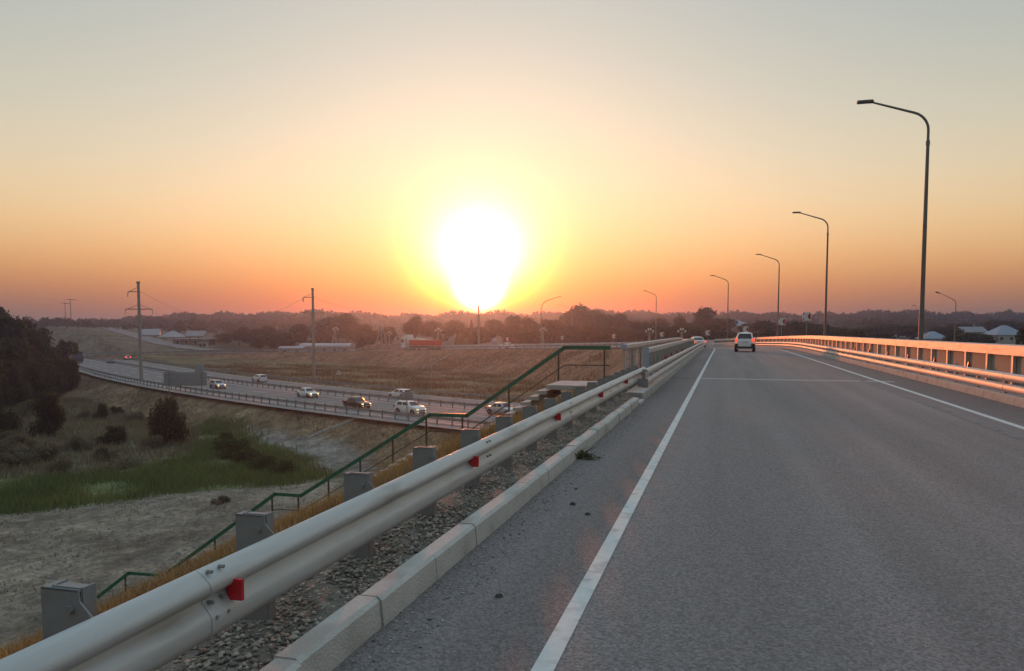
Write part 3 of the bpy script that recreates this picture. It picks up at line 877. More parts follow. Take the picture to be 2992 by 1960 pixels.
# guardrails seen far off: beam + posts
FB = [(.03, .74), (.045, .66), (.0, .60), (.045, .54), (.03, .45), (-.02, .45), (-.02, .74)]
FB2 = [(.04, .76), (.055, .64), (.0, .60), (.055, .56), (.04, .44), (-.04, .44), (-.055, .56), (-.0, .60), (-.055, .64), (-.04, .76)]


def far_rail(name, label, path_fn, a, b, step, prof, each=True, top=.7, seg=60.0):
    t = thing(name, label, "guardrail")
    s = a
    while s < b - 1:
        e = min(s + seg, b); MB().sweep(prof, path_fn(s, e)).build("rail_beam", M["galv_far"], t, angle=25); s = e
    pme = MB().box((0, 0, top / 2), (.12, .10, top + .3)).mesh("post", 20); pme.materials.append(M["galv_dull"])
    st = MB(); last = a
    for i, s in enumerate(np.arange(a + .5, b, step)):
        p, r, u = path_fn(s, s + .5)[0]
        q = p - r * .08
        if each and i < 110: obj("post", pme, None, t, loc=q, rz=math.atan2(r.y, r.x))
        else: st.box((q.x, q.y, q.z + top / 2), (.12, .10, top + .3), math.atan2(r.y, r.x))
    if st.v: st.build("far_posts", M["galv_dull"], t, angle=20, kind="stuff")
    return t


far_rail("ramp_guardrail", "low guardrail on the near edge of the ramp, in front of the truck", lambda a, b: road_path(a, b, -4.3, 0, 3), 104, 430, 3.0, FB, each=False)
far_rail("ramp_guardrail", "guardrail on the outer edge of the ramp, left of the truck", lambda a, b: road_path(a, b, 4.9, 0, 3), 235, 430, 3.0, FB, each=False)
s_a, s_b = hw_s(-12), hw_s(-300)
far_rail("highway_guardrail", "guardrail along the near edge of the lower highway", lambda a, b: hw_path(a, b, -12.0), s_a, s_b, 2.0, [(-u, w) for u, w in FB][::-1])
far_rail("highway_guardrail", "double-sided median guardrail between the highway carriageways", lambda a, b: hw_path(a, b, .05), s_a, s_b, 2.0, FB2)
far_rail("highway_guardrail", "guardrail on the far edge of the highway below the brown ramp slope", lambda a, b: hw_path(a, b, 10.0), s_a, s_b, 2.0, FB)
# pale concrete edging strip along the near highway guardrail
strip("highway_shoulder", hw_path(s_a, s_b, -12.75, dz=-.04), -.85, .85, "shoulder_grey", kind="structure")

# ------------------------------------------------------------------ embankment stairs
SY0, SY1 = 20.55, 22.55
flights = [(-3.15, -4.70, .12, .12), (-4.70, -7.65, .12, -2.0), (-7.65, -8.86, -2.0, -2.0), (-8.86, -13.47, -2.0, -4.85), (-13.47, -14.44, -4.85, -4.85), (-14.44, -19.0, -4.85, -8.0), (-19.0, -20.5, -8.0, -8.0), (-20.5, -22.9, -8.0, -9.9)]
stt = thing("staircase", "concrete embankment stairs descending left of the guardrail to the dirt ground", "stairs")
for x0, x1, z0, z1 in flights:
    if z0 == z1:
        MB().box(((x0 + x1) / 2, (SY0 + SY1) / 2, z0 - .06), (abs(x1 - x0), SY1 - SY0, .12)).build("landing_slab", M["concrete"], stt, angle=20)
    else:
        n = max(3, int(round((z0 - z1) / .165))); dx, dz = (x1 - x0) / n, (z1 - z0) / n
        me = MB().box((0, 0, -.05), (abs(dx) + .07, SY1 - SY0, .10)).mesh("step", 20); me.materials.append(M["concrete"])
        for i in range(n - 1):
            obj("step", me, None, stt, loc=(x0 + dx * (i + .5), (SY0 + SY1) / 2, z0 + dz * (i + 1)))
        for yy in (SY0 + .15, SY1 - .15):
            MB().bar((x0, yy, z0 - .28), (x1, yy, z1 - .28), .14, .22).build("stringer", M["concrete_dark"], stt, angle=20)
hr = thing("handrail", "green painted handrail stepping down the embankment beside the concrete stairs", "handrail")
HY = 22.5
pts = [(-3.22, 1.11), (-4.57, 1.11), (-7.65, -1.02), (-8.86, -1.02), (-13.47, -3.86), (-14.44, -3.86), (-19.01, -7.05), (-20.49, -7.08), (-21.9, -8.1)]
for (xa, za), (xb, zb) in zip(pts[:-1], pts[1:]):
    d = Vector((xb - xa, 0, zb - za)).normalized() * .03
    MB().bar((xa - d.x * .6, HY, za - d.z * .6), (xb + d.x * .6, HY, zb + d.z * .6), .06, .115, up=(0, 0, 1)).build("rail", M["green_paint"], hr, angle=20)
    MB().tube([(xa, HY, za - .52), (xb, HY, zb - .52)], .016, 8).build("lower_bar", M["dark_iron"], hr)
pme = MB().box((0, 0, -.5), (.045, .045, .96)).mesh("post", 20); pme.materials.append(M["dark_iron"])
for (xa, za), (xb, zb) in zip(pts[:-1], pts[1:]):
    L = xb - xa; n = max(1, int(round(abs(L) / 1.25)))
    for i in range(n):
        k = (i + .12) / n
        obj("post", pme, None, hr, loc=(xa + L * k, HY, za + (zb - za) * k - .04))

# ------------------------------------------------------------------ vehicles
def loft(mb, rings):
    n = len(rings[0]); vs = [p for r in rings for p in r]; fs = []
    for i in range(len(rings) - 1):
        for k in range(n):
            a, b = i * n + k, i * n + (k + 1) % n
            fs.append((a, b, b + n, a + n))
    fs.append(tuple(range(n))[::-1]); fs.append(tuple((len(rings) - 1) * n + k for k in range(n)))
    return mb.add(vs, fs)


STY = {
    "sedan": dict(top=[(0, .66), (.02, .90), (.06, .97), (.20, .98), (.66, .94), (.74, .90), (.90, .80), (.97, .72), (1, .55)], belt=(-.36, .22), roof=(-.19, .07)),
    "hatch": dict(top=[(0, .70), (.015, .95), (.05, 1.0), (.66, .95), (.74, .90), (.90, .80), (.97, .70), (1, .55)], belt=(-.475, .24), roof=(-.40, .05)),
    "suv": dict(top=[(0, .74), (.015, 1.02), (.05, 1.06), (.68, 1.02), (.76, 1.0), (.93, .92), (.98, .80), (1, .60)], belt=(-.48, .23), roof=(-.42, .08)),
}


def car(label, style, paint, loc, yaw, L=4.2, W=1.72, Ht=1.46, lights="front", wr=.31, rack=False, lowtrim=False, name="car"):
    st = STY[style]; t = thing(name, label, "car", loc, yaw)
    zb, w = .21, W / 2; k0 = (Ht - .02) / 1.46
    def wf(f): return w * (1 - .20 * max(0, abs(f - .5) * 2 - .72) / .28 * 1.0)
    rings = []
    for f, zt in st["top"]:
        zt *= k0; y = (f - .5) * L; ww = wf(f); lo = zb + (.10 if f in (0, 1) else 0)
        h = [(ww * .86, lo), (ww * .99, lo + .16), (ww, lo + (zt - lo) * .55), (ww * .965, zt - .07), (ww * .86, zt - .01), (ww * .4, zt + .015)]
        rings.append([(x, y, z) for x, z in h] + [(-x, y, z) for x, z in reversed(h)])
    b = MB(); loft(b, rings); b.build("body", M[paint], t, angle=38)
    by0, by1 = st["belt"][0] * L, st["belt"][1] * L; ry0, ry1 = st["roof"][0] * L, st["roof"][1] * L
    zb1 = np.interp(.5, [f for f, _ in st["top"]], [z for _, z in st["top"]]) * k0 - .06
    zt = Ht - .05
    def ring(k, ins=0.0, z=None):
        y0, y1 = by0 + (ry0 - by0) * k + ins, by1 + (ry1 - by1) * k - ins; x = w * (.90 - .20 * k) - ins; z = zb1 + (zt - zb1) * k if z is None else z
        c = .10 + .06 * k; out = []
        for sx_, sy_, a0 in ((1, 1, 0), (-1, 1, 90), (-1, -1, 180), (1, -1, 270)):
            cx, cy = sx_ * (x - c), (y1 - c) if sy_ > 0 else (y0 + c)
            for j in range(4):
                a = rad(a0 + 30 * j); out.append((cx + c * math.cos(a), cy + c * math.sin(a), z))
        return out
    b = MB(); loft(b, [ring(0), ring(.5), ring(.92), ring(1.0, .05), ring(1, .28, Ht - .01), ring(1, .5 if W > 1.6 else .42, Ht)]); b.build("cabin", M[paint], t, angle=38)
    def P(side, k, f, o=.012):
        y0, y1 = by0 + (ry0 - by0) * k, by1 + (ry1 - by1) * k; x = w * (.90 - .20 * k); z = zb1 + (zt - zb1) * k
        if side == "l": return (-x - o, y0 + (y1 - y0) * f, z)
        if side == "r": return (x + o, y0 + (y1 - y0) * f, z)
        if side == "f": return ((f - .5) * 2 * x * .93, y1 + o, z)
        return ((.5 - f) * 2 * x * .93, y0 - o, z)
    def pane(side, f0, f1, k0_, k1_, nm):
        q = [P(side, k0_, f0), P(side, k0_, f1), P(side, k1_, f1), P(side, k1_, f0)]
        q2 = [P(side, k0_, f0, -.01), P(side, k0_, f1, -.01), P(side, k1_, f1, -.01), P(side, k1_, f0, -.01)]
        MB().add(q + q2, [(0, 1, 2, 3), (7, 6, 5, 4), (0, 4, 5, 1), (1, 5, 6, 2), (2, 6, 7, 3), (3, 7, 4, 0)]).build(nm, M["glass_dark"], t, angle=20)
    pane("f", .04, .96, .12, .92, "windshield"); pane("b", .06, .94, .16, .88, "rear_window")
    for sd in "lr": pane(sd, .13, .47, .14, .86, "side_window"); pane(sd, .52, .90, .14, .86, "side_window")
    wheel = MB().lathe([(0, .0), (wr * .62, .0), (wr * .92, .01), (wr, .05), (wr, .15), (wr * .92, .19), (0, .19)], 20, "x").mesh("tyre", 30); wheel.materials.append(M["tyre"])
    rimm = MB().lathe([(0, .0), (wr * .35, .012), (wr * .62, .0), (wr * .60, -.02)], 12, "x").mesh("rim", 30); rimm.materials.append(M["rim"])
    arch = MB().lathe([(0, 0), (wr * 1.16, 0), (wr * 1.16, .02), (0, .02)], 20, "x").mesh("wheel_arch", 30); arch.materials.append(M["black_trim"])
    for sx_ in (-1, 1):
        for yy in (-.31 * L, .315 * L):
            tyre = obj("tyre", wheel, None, t, loc=(sx_ * (w + .012), yy, wr), rz=math.pi if sx_ > 0 else 0)
            obj("rim", rimm, None, tyre, loc=(-.008, 0, 0))
            obj("wheel_arch", arch, None, t, loc=(sx_ * (w + .003) - .01, yy, wr + .03))
    for sx_ in (-1, 1):
        MB().box((sx_ * (w + .07), by1 - .30, zb1 + .12), (.16, .12, .13)).build("mirror", M[paint], t, angle=20)
        lit_f = "head_light" if lights in ("front", "both") else "lens"
        MB().box((sx_ * w * .70, L / 2 - .10, .66 * k0), (.24, .12, .11), sx_ * -.35).build("headlight", M[lit_f], t, angle=20)
        if lights == "front": MB().box((sx_ * w * .66, L / 2 - .02, .38), (.18, .06, .09)).build("fog_light", M["fog_light"], t, angle=20)
        lit_r = {"rear": "tail_light", "brake": "brake_light"}.get(lights, "sign_red")
        MB().box((sx_ * w * .86, -L / 2 + .06, (.88 if style != "sedan" else .80) * k0), (.15, .12, .26), 0).build("tail_light", M[lit_r], t, angle=20)
    MB().box((0, L / 2 - .015, .56), (W * .5, .05, .12)).build("grille", M["black_trim"], t, angle=20)
    MB().box((0, L / 2 - .005, .33), (W * .62, .06, .13)).build("bumper_intake", M["black_trim"], t, angle=20)
    MB().box((0, L / 2 + .012, .43), (.50, .03, .11)).build("plate", M["plate"], t, angle=20)
    MB().box((0, -L / 2 - .008, .76 if style != "suv" else .82), (.50, .03, .11)).build("plate", M["plate"], t, angle=20)
    MB().box((0, -L / 2 + .03, .36), (W * .80, .12, .14)).build("rear_bumper", M["black_trim" if lowtrim else paint], t, angle=20)
    if rack:
        for sx_ in (-1, 1):
            MB().tube([(sx_ * w * .62, ry0 + .1, Ht - .03), (sx_ * w * .62, ry0 + .25, Ht + .05), (sx_ * w * .62, ry1 - .25, Ht + .05), (sx_ * w * .62, ry1 - .1, Ht - .03)], .02, 6).build("roof_rail", M["black_trim"], t)
    return t


def heading(h): return math.atan2(-h.x, h.y)


# the hatchback ahead on the bridge
hb = car("small white hatchback with black roof rails driving ahead on the bridge", "hatch", "car_white", road(63.1, -.42), rad(-3.0), L=3.5, W=1.46, Ht=1.52, lights="rear", wr=.29, rack=True, lowtrim=True)
for sx_ in (-1, 1):
    MB().box((sx_ * .60, -1.755, .47), (.24, .05, .34), 0).build("corner_guard", M["black_trim"], hb, angle=20)
car("white car half hidden behind the bridge parapet where the road bends left", "sedan", "car_white", road(106.5, -1.1), road_yaw(106.5), L=4.3, W=1.7, Ht=1.45, lights="rear")
# lower highway
def hcar(label, x, y, style, paint, toward, lights, **k):
    s = hw_s(x); p, d, r = hw(s, 0)
    for _ in range(6):
        p, d, r = hw(s, 0); s += (Vector((x, y, HW_Z)) - p).dot(d)
    off = (Vector((x, y, HW_Z)) - p).dot(r)
    q = hw(s, off, .01)[0]
    c_ = car(label, style, paint, q, heading(-d if toward else d), lights=lights, **k); c_.scale = (.88, .88, .9)
    return c_


hcar("white compact SUV with lit lamps in front of the grey sign on the highway", -32.6, 76.9, "suv", "car_white", True, "front", L=4.3, W=1.8, Ht=1.62, rack=True, wr=.34)
hcar("black sedan with lit yellow headlights on the highway", -41.4, 81.8, "sedan", "car_black", True, "front", L=4.4, W=1.75, Ht=1.46)
hcar("white sedan with lit headlights following the black sedan", -54.6, 93.3, "sedan", "car_white", True, "front", L=4.3, W=1.72, Ht=1.45)
hcar("silver hatchback, last of the oncoming cars, just right of the wide grey sign", -76.8, 104.2, "hatch", "car_silver", True, "front", L=4.0, W=1.7, Ht=1.46)
hcar("white hatchback going away on the highway's far carriageway, level with the oncoming silver hatchback", -79.5, 119.6, "hatch", "car_white", False, "off", L=4.2, W=1.72, Ht=1.5)
hcar("white coupe-like car passing behind the small grey road sign", -41.8, 95.2, "hatch", "car_white", False, "off", L=4.2, W=1.72, Ht=1.42)
hcar("silver car partly hidden by dry grass at the right end of the visible highway", -22.9, 79.3, "sedan", "car_silver", True, "off", L=4.4, W=1.75, Ht=1.48)
q = pol(354, 240); hcar("far car with bright red brake lights at the left bend of the highway", q.x, q.y + 2.5, "hatch", "car_silver", False, "brake", L=4.2, W=1.75, Ht=1.5)
q = pol(322, 215); hcar("dark car far off near the left bend of the highway", q.x, q.y, "sedan", "car_blue", True, "off", L=4.3, W=1.72, Ht=1.45)
q = pol(252, 212)


def cab(t, paint, sx0, L, W, z0, z1, slope=.25):
    w = W / 2
    prof = [(sx0, z0), (sx0 + L, z0), (sx0 + L + .04, z0 + .9), (sx0 + L - slope * .5, z1 - .55), (sx0 + L - slope * 2, z1 - .1), (sx0 + .1, z1), (sx0, z1 - .1)]
    return MB().sweep([(a, b) for a, b in prof], [(Vector((-w, 0, 0)), Vector((0, 1, 0)), Vector((0, 0, 1))), (Vector((w, 0, 0)), Vector((0, 1, 0)), Vector((0, 0, 1)))]).build("cab", M[paint], t, angle=30)


def wheels(t, ys, W, r=.5):
    tm_ = MB().lathe([(0, .0), (r * .6, .0), (r * .93, .02), (r, .06), (r, .26), (r * .93, .30), (0, .30)], 18, "x").mesh("tyre", 30); tm_.materials.append(M["tyre"])
    rm_ = MB().lathe([(0, 0), (r * .3, .03), (r * .55, 0), (r * .52, -.05)], 12, "x").mesh("rim", 30); rm_.materials.append(M["rim"])
    for y in ys:
        for sx_ in (-1, 1):
            w_ = obj("tyre", tm_, None, t, loc=(sx_ * (W / 2 + .01), y, r), rz=math.pi if sx_ > 0 else 0); obj("rim", rm_, None, w_, loc=(-.01, 0, 0))


p, d, r = hw(hw_s(-173), -7.0)
vt = thing("box_truck", "dark blue box truck far off at the left end of the highway", "truck", p, heading(-d))
cab(vt, "car_blue", 1.6, 1.8, 2.2, .5, 2.5); MB().box((0, -.9, 1.95), (2.3, 4.8, 2.5)).build("cargo_box", M["car_blue"], vt, angle=20)
MB().box((0, -.2, .6), (1.0, 6.2, .25)).build("chassis", M["black_trim"], vt, angle=20)
MB().box((0, 3.18, 1.95), (1.9, .05, .6)).build("windshield", M["glass_dark"], vt, angle=20); wheels(vt, (-2.2, 2.3), 1.9, .45)

# the truck on the ramp
S_T = 227.0; p = road(S_T, 1.6)
tk = thing("tipper_truck", "white cab-over truck with heaped red tipper trailer on the ramp", "truck", p, road_yaw(S_T) + rad(1.5))
cab(tk, "car_white", 4.2, 2.2, 2.5, .55, 3.55, .22)
MB().sweep([(4.3, 3.5), (6.25, 3.42), (5.6, 3.98), (4.35, 4.1)], [(Vector((-1.2, 0, 0)), Vector((0, 1, 0)), Vector((0, 0, 1))), (Vector((1.2, 0, 0)), Vector((0, 1, 0)), Vector((0, 0, 1)))]).build("roof_fairing", M["car_white"], tk, angle=30)
MB().box((0, 6.36, 2.35), (2.2, .06, .95)).build("windshield", M["glass_dark"], tk, angle=20)
for sx_ in (-1, 1):
    MB().box((sx_ * 1.262, 5.75, 2.35), (.02, .85, .85)).build("side_window", M["glass_dark"], tk, angle=20)
    MB().box((sx_ * 1.262, 4.62, 1.9), (.02, .30, 2.2)).build("side_vent", M["black_trim"], tk, angle=20)
    MB().box((sx_ * .95, 6.45, .95), (.42, .05, .25)).build("headlight", M["lens"], tk, angle=20)
    MB().box((sx_ * 1.42, 6.2, 2.4), (.12, .2, .65)).build("mirror", M["black_trim"], tk, angle=20)
MB().box((0, 6.44, .72), (2.4, .06, .35)).build("bumper", M["car_white"], tk, angle=20)
MB().box((0, 6.43, 1.45), (1.9, .06, .5)).build("grille", M["black_trim"], tk, angle=20)
MB().box((0, -.2, .85), (1.0, 11.4, .3)).build("chassis", M["black_trim"], tk, angle=20)
tb = MB().sweep([(-1.25, 1.25), (1.25, 1.25), (1.25, 2.62), (-1.25, 2.62)], [(Vector((0, -5.9, 0)), Vector((1, 0, 0)), Vector((0, 0, 1))), (Vector((0, 3.6, 0)), Vector((1, 0, 0)), Vector((0, 0, 1)))]); tb.build("trailer_body", M["truck_red"], tk, angle=20)
for i in range(9):
    for sx_ in (-1, 1): MB().box((sx_ * 1.275, -5.5 + i * 1.08, 1.94), (.05, .10, 1.34)).build("rib", M["truck_red"], tk, angle=20)
hp = MB(); rings = []
for y, hz in ((-5.7, .04), (-4, .14), (-2, .18), (.2, .55), (1.6, .68), (2.7, .5), (3.45, .05)):
    rings.append([(x, y, 2.63 + hz * max(0, 1 - (x / 1.2) ** 2)) for x in np.linspace(-1.2, 1.2, 9)] + [(1.2, y, 2.5), (-1.2, y, 2.5)])
loft(hp, rings); hp.build("load", M["grain_load"], tk, angle=60)
wheels(tk, (5.3, 2.0, -3.2, -4.4, -5.5), 2.2, .5)
car("white sedan with sunlit roof on the ramp behind the truck", "sedan", "car_white", road(194.5, 1.2), road_yaw(194.5), L=4.5, W=1.75, Ht=1.5, lights="off")

# ------------------------------------------------------------------ street lamps
def lamp(label, loc, rz, hgt=10.0, arm=1.55, rise=.52, R=.75, cobra=False, group=None, base=.0, r0=.105):
    t = thing("street_lamp", label, "street lamp", loc, rz, group)
    MB().tube([(0, 0, -base), (0, 0, hgt * .5), (0, 0, hgt - 1.0)], [r0, r0 * .78, r0 * .58], 12).build("pole", M["lamp_grey"], t)
    MB().tube([(0, 0, -base), (0, 0, .5)], [r0 * 1.5, r0 * 1.5], 12).build("pole_base", M["lamp_grey"], t)
    pt = [(0, 0, hgt - 1.05), (0, 0, hgt - .55)]
    ang = math.atan2(rise, arm)
    for j in range(1, 8):
        a = (math.pi / 2 - ang) * j / 7; pt.append((-R * (1 - math.cos(a)), 0, hgt - .55 + R * math.sin(a)))
    e = pt[-1]; q = (e[0] - arm, 0, e[2] + rise); pt.append(q)
    MB().tube(pt, [r0 * .48] * (len(pt) - 1) + [r0 * .36], 8).build("arm", M["lamp_grey"], t)
    MB().tube([(0, 0, hgt - 1.12), (0, 0, hgt - .95)], r0 * .72, 12).build("collar", M["lamp_grey"], t)
    if cobra:
        h = MB(); rings = []
        for f, w_, hh in ((0, .06, .05), (.25, .13, .09), (.6, .19, .12), (.85, .16, .10), (1, .05, .04)):
            rings.append([(q[0] - f * .75, w_ * math.cos(a), q[2] + f * .22 + hh * math.sin(a)) for a in np.linspace(0, 2 * math.pi, 10, endpoint=False)])
        loft(h, rings); hd = h.build("lamp_head", M["lamp_dark"], t)
    else:
        h = MB().box((q[0] - .27, 0, q[2] + .05), (.58, .26, .07)); h.box((q[0] - .02, 0, q[2] + .02), (.16, .10, .10)); hd = h.build("lamp_head", M["lamp_grey"], t, angle=20)
        MB().box((q[0] - .29, 0, q[2] + .005), (.50, .22, .03)).build("lens", M["lamp_dark"], hd, angle=20)
    return t


for s, lb_, hg in ((34.0, "nearest and tallest-looking street lamp, rising above the orange parapet", 10.0), (64.4, "second street lamp from the right along the bridge, above the hatchback's right", 10.1), (92.5, "third street lamp along the bend, just right of the white hatchback", 9.9), (114.5, "fourth street lamp along the bend, standing over the hatchback", 9.6), (143, "fifth and farthest street lamp of the row on the bend", 9.6)):
    lamp(lb_, road(s, 5.55), road_yaw(s), hg, base=.4)
lamp("street lamp with long arm reaching right, standing behind the ramp fence near the sun", pol(1581, 192, -2.9), math.pi + YAW, 10.4, arm=2.5, rise=.75, cobra=True, base=3, r0=.17, R=2.4)
lamp("faint thin street lamp behind the ramp beside the longer-armed lamp", pol(1670, 255, -4.2), YAW, 13.0, arm=3.5, rise=1.3, base=2)
lamp("bulb-headed street lamp beyond the parapet at the right edge", pol(2787, 121, -3.2), YAW - .2, 9.6, arm=1.9, rise=1.0, cobra=True, base=3)
lamp("bulb-headed lamp almost hidden behind the nearest tall lamp pole", pol(2703, 200, -2.0), YAW - .2, 8.8, arm=2.4, rise=1.2, cobra=True, base=3)

# ------------------------------------------------------------------ power poles
def insul(mb, p, h=.35): mb.tube([p, (p[0], p[1], p[2] + h * .3), (p[0], p[1], p[2] + h)], [.10, .14, .06], 6)


def power_pole(label, loc, hgt, rz=0.0, arms=True, group=None):
    t = thing("power_pole", label, "power pole", loc, rz, group)
    MB().tube([(0, 0, -1.0), (0, 0, hgt)], [.34, .22], 12).build("pole", M["concrete_pole"], t)
    if arms:
        for nm, z, l, r in (("upper_crossarm", hgt - 1.6, -1.9, .35), ("lower_crossarm", hgt - 4.7, -2.4, 2.4)):
            b = MB(); b.bar((l, 0, z), (r, 0, z), .12, .14)
            if l < -.5: b.bar((l * .9, 0, z), (-.1, 0, z + .8), .07)
            if r > .5: b.bar((r * .9, 0, z), (.1, 0, z + .8), .07)
            a = b.build(nm, M["lamp_grey"], t, angle=20)
            for e in ([l] if r < .5 else [l, r]):
                i = MB(); i.tube([(e, 0, z), (e, 0, z - .25), (e, 0, z - .95)], [.05, .13, .10], 8); i.build("insulator", M["insulator"], a)
        MB().box((0, 0, hgt + .05), (.5, .42, .35)).build("cap", M["lamp_grey"], t, angle=20)
    return t


P1, P2, P3 = Vector((-101.1, 115.6, gz(-101.1, 115.6))), Vector((-79.2, 138.0, gz(-79.2, 138))), pol(1399, 236, -5.0)
power_pole("tall concrete power pole with crossarms rising left of the wide grey sign", P1, 18.4 - (P1.z + 8.2), YAW)
power_pole("tall concrete power pole with crossarms above the long white building", P2, 9.9 - P2.z, YAW)
power_pole("slim power pole standing straight in front of the setting sun", P3, 14.5, YAW, arms=False)
for px, D, h, nm in ((196, 520, 16, "left"), (212, 470, 17, "right")):
    b = pol(px, D); b.z = gz(b.x, b.y); t = thing("power_pole", "tiny T-shaped pole on the far left hill crest, %s one of the pair" % nm, "power pole", b, YAW)
    MB().tube([(0, 0, -1), (0, 0, h)], [.28, .2], 8).build("pole", M["lamp_grey"], t); MB().bar((-2.6, 0, h - .5), (3.6, 0, h - .9), .3).build("crossarm", M["lamp_grey"], t)


def wire(label, a, b, sag):
    pt = [a.lerp(b, k) - Vector((0, 0, sag * 4 * k * (1 - k))) for k in np.linspace(0, 1, 17)]
    tag(MB().tube(pt, .022, 5).build("power_line", M["wire"]), label, "wire")


ax = Vector((math.cos(YAW), math.sin(YAW), 0))
T1, T2 = Vector((P1.x, P1.y, 8.6)), Vector((P2.x, P2.y, 8.2))
far_l = pol(640, 330, 5.5); far_r = pol(1240, 380, 6.0)
wire("thin power line dropping rightwards from the top of the left tall pole", T1 + ax * .3, far_l, 1.2)
wire("thin power line dropping rightwards from the crossarm of the left tall pole", T1 + ax * 2.3 - Vector((0, 0, 3.6)), far_l - Vector((0, 0, 3)), 1.0)
wire("thin power line running right from the pole above the white building", T2 + ax * .3, far_r, 1.5)
wire("thin power line running left from the pole above the white building", T2 - ax * 1.6, pol(700, 300, 4.2), .8)


def a_pole(label, px, D, ztop, legs, spread=2.2, zg=None):
    b = pol(px, D); b.z = gz(b.x, b.y) if zg is None else zg; h = ztop - b.z
    t = thing("pole_with_insulators", label, "utility pole", b, YAW)
    xs_ = {1: (0,), 2: (-spread, .25), 3: (-spread, .3, spread)}[legs]
    for x in xs_: MB().tube([(x, 0, -.5), (x * .08, 0, h - .6)], [.2, .16], 8).build("leg", M["concrete_pole"], t)
    MB().bar((-.95, 0, h - .75), (.95, 0, h - .75), .16).build("crossarm", M["concrete_pole"], t, angle=20)
    MB().tube([(0, 0, h - .9), (0, 0, h - .1)], .08, 6).build("spike", M["concrete_pole"], t)
    for p in ((-.85, 0, h - .7), (.85, 0, h - .7), (-.28, 0, h - .25), (.28, 0, h - .25)):
        i = MB(); i.tube([p, (p[0], p[1], p[2] + .15), (p[0], p[1], p[2] + .55)], [.16, .24, .14], 8); i.build("insulator", M["insulator"], t)


a_pole("two-legged concrete pole with white insulators behind the long white building", 982, 250, 2.6, 2)
a_pole("three-legged concrete pole with white insulators left of the truck", 1115, 250, 3.7, 3, 2.9)
a_pole("short two-legged pole with white insulators above the tipper trailer", 1281, 232, 2.2, 2, 1.2)
a_pole("pole with white insulators beside the long-armed lamp on the ramp", 1587, 215, 2.3, 2, .8)
a_pole("pole with white insulators behind the footway railing, left one of two", 1897, 185, 2.0, 2, .5)
a_pole("pole with white insulators just left of the half hidden white car", 1991, 180, 2.0, 2, .5)
a_pole("faint plain pole with insulators in the trees right of the three-legged pole", 1138, 270, 1.2, 1)

# ------------------------------------------------------------------ signs
def chevron(label, s, zc, off=5.75, size=.78):
    t = thing("chevron_sign", label, "road sign", road(s, off), road_yaw(s))
    MB().tube([(0, .03, -2.0), (0, .03, zc + size * .3)], .04, 8).build("post", M["galv_far"], t)
    h = size / 2; z = zc
    MB().box((0, 0, z), (size, .03, size)).build("board", M["sign_white"], t, angle=20)
    def poly(pp, nm): MB().sweep([(a * size, z + b * size) for a, b in pp], [(Vector((0, -.019, 0)), Vector((1, 0, 0)), Vector((0, 0, 1))), (Vector((0, -.013, 0)), Vector((1, 0, 0)), Vector((0, 0, 1)))]).build(nm, M["sign_red"], t, angle=20)
    poly([(.05, 0), (.28, .36), (.45, .36), (.45, -.36), (.28, -.36)], "red_field")
    poly([(-.45, .45), (-.22, .45), (-.45, .12)], "red_corner"); poly([(-.45, -.45), (-.45, -.12), (-.22, -.45)], "red_corner")


chev = [(78.5, 3.1, "large red and white chevron sign above the right parapet, nearest one"), (91.5, 2.95, "red and white chevron sign beside the third street lamp"), (107.5, 2.45, "chevron sign showing just above the white hatchback's roof"), (123, 2.3, "chevron sign left of the hatchback, under the blue-roofed house"), (141, 2.4, "chevron sign at the foot of the fifth street lamp"), (159.5, 2.4, "small chevron sign above the footway railing's near end"), (179, 2.4, "tiny chevron sign right of the long-armed lamp"), (199.5, 2.4, "tiny chevron sign just left of the long-armed lamp"), (246, 2.3, "faintest chevron sign, left of the truck")]
for s, z, lb_ in chev: chevron(lb_, s, z)


def sign_panel(label, c, w, h, zc, posts, yaw, extra=None, zg=-9.0):
    t = thing("road_sign", label, "road sign", (c.x, c.y, 0), yaw)
    MB().box((0, 0, zc), (w, .06, h)).build("panel", M["sign_back"], t, angle=20)
    for i in range(int(h / .45)): MB().box((0, -.05, zc - h / 2 + .25 + i * .45), (w * .96, .05, .06)).build("stiffener", M["galv_far"], t, angle=20)
    if extra: ex, ez, ew, eh = extra; MB().box((ex, 0.01, ez), (ew, .06, eh)).build("panel", M["sign_back"], t, angle=20)
    for x in posts: MB().box((x, -.09, (zg + zc + h / 2) / 2), (.10, .10, zc + h / 2 - zg)).build("post", M["galv_dull"], t, angle=20)


sign_panel("small grey back of a road sign on a thin post, above the white SUV", pol(1188, 79), 1.25, .85, -5.1, (0.0,), YAW)
sign_panel("wide grey back of a direction sign beside the highway, left of the silver hatchback", pol(540, 113), 6.4, 2.0, -5.45, (-2.4, 2.4), YAW, extra=(2.1, -3.9, 1.35, 1.2), zg=-10.0)
c = pol(989, 150); c.z = gz(c.x, c.y); t = thing("warning_sign", "small white triangular warning sign on the brown ramp slope", "road sign", c, YAW)
MB().tube([(0, 0.03, -.4), (0, .03, 1.6)], .04, 8).build("post", M["galv_far"], t)
MB().sweep([(-.55, .75), (.55, .75), (0, 1.7)], [(Vector((0, -.02, 0)), Vector((1, 0, 0)), Vector((0, 0, 1))), (Vector((0, .01, 0)), Vector((1, 0, 0)), Vector((0, 0, 1)))]).build("board", M["sign_white"], t, angle=20)
MB().sweep([(-.18, .92), (.18, .92), (0, 1.3)], [(Vector((0, -.028, 0)), Vector((1, 0, 0)), Vector((0, 0, 1))), (Vector((0, -.022, 0)), Vector((1, 0, 0)), Vector((0, 0, 1)))]).build("symbol", M["black_trim"], t, angle=20)
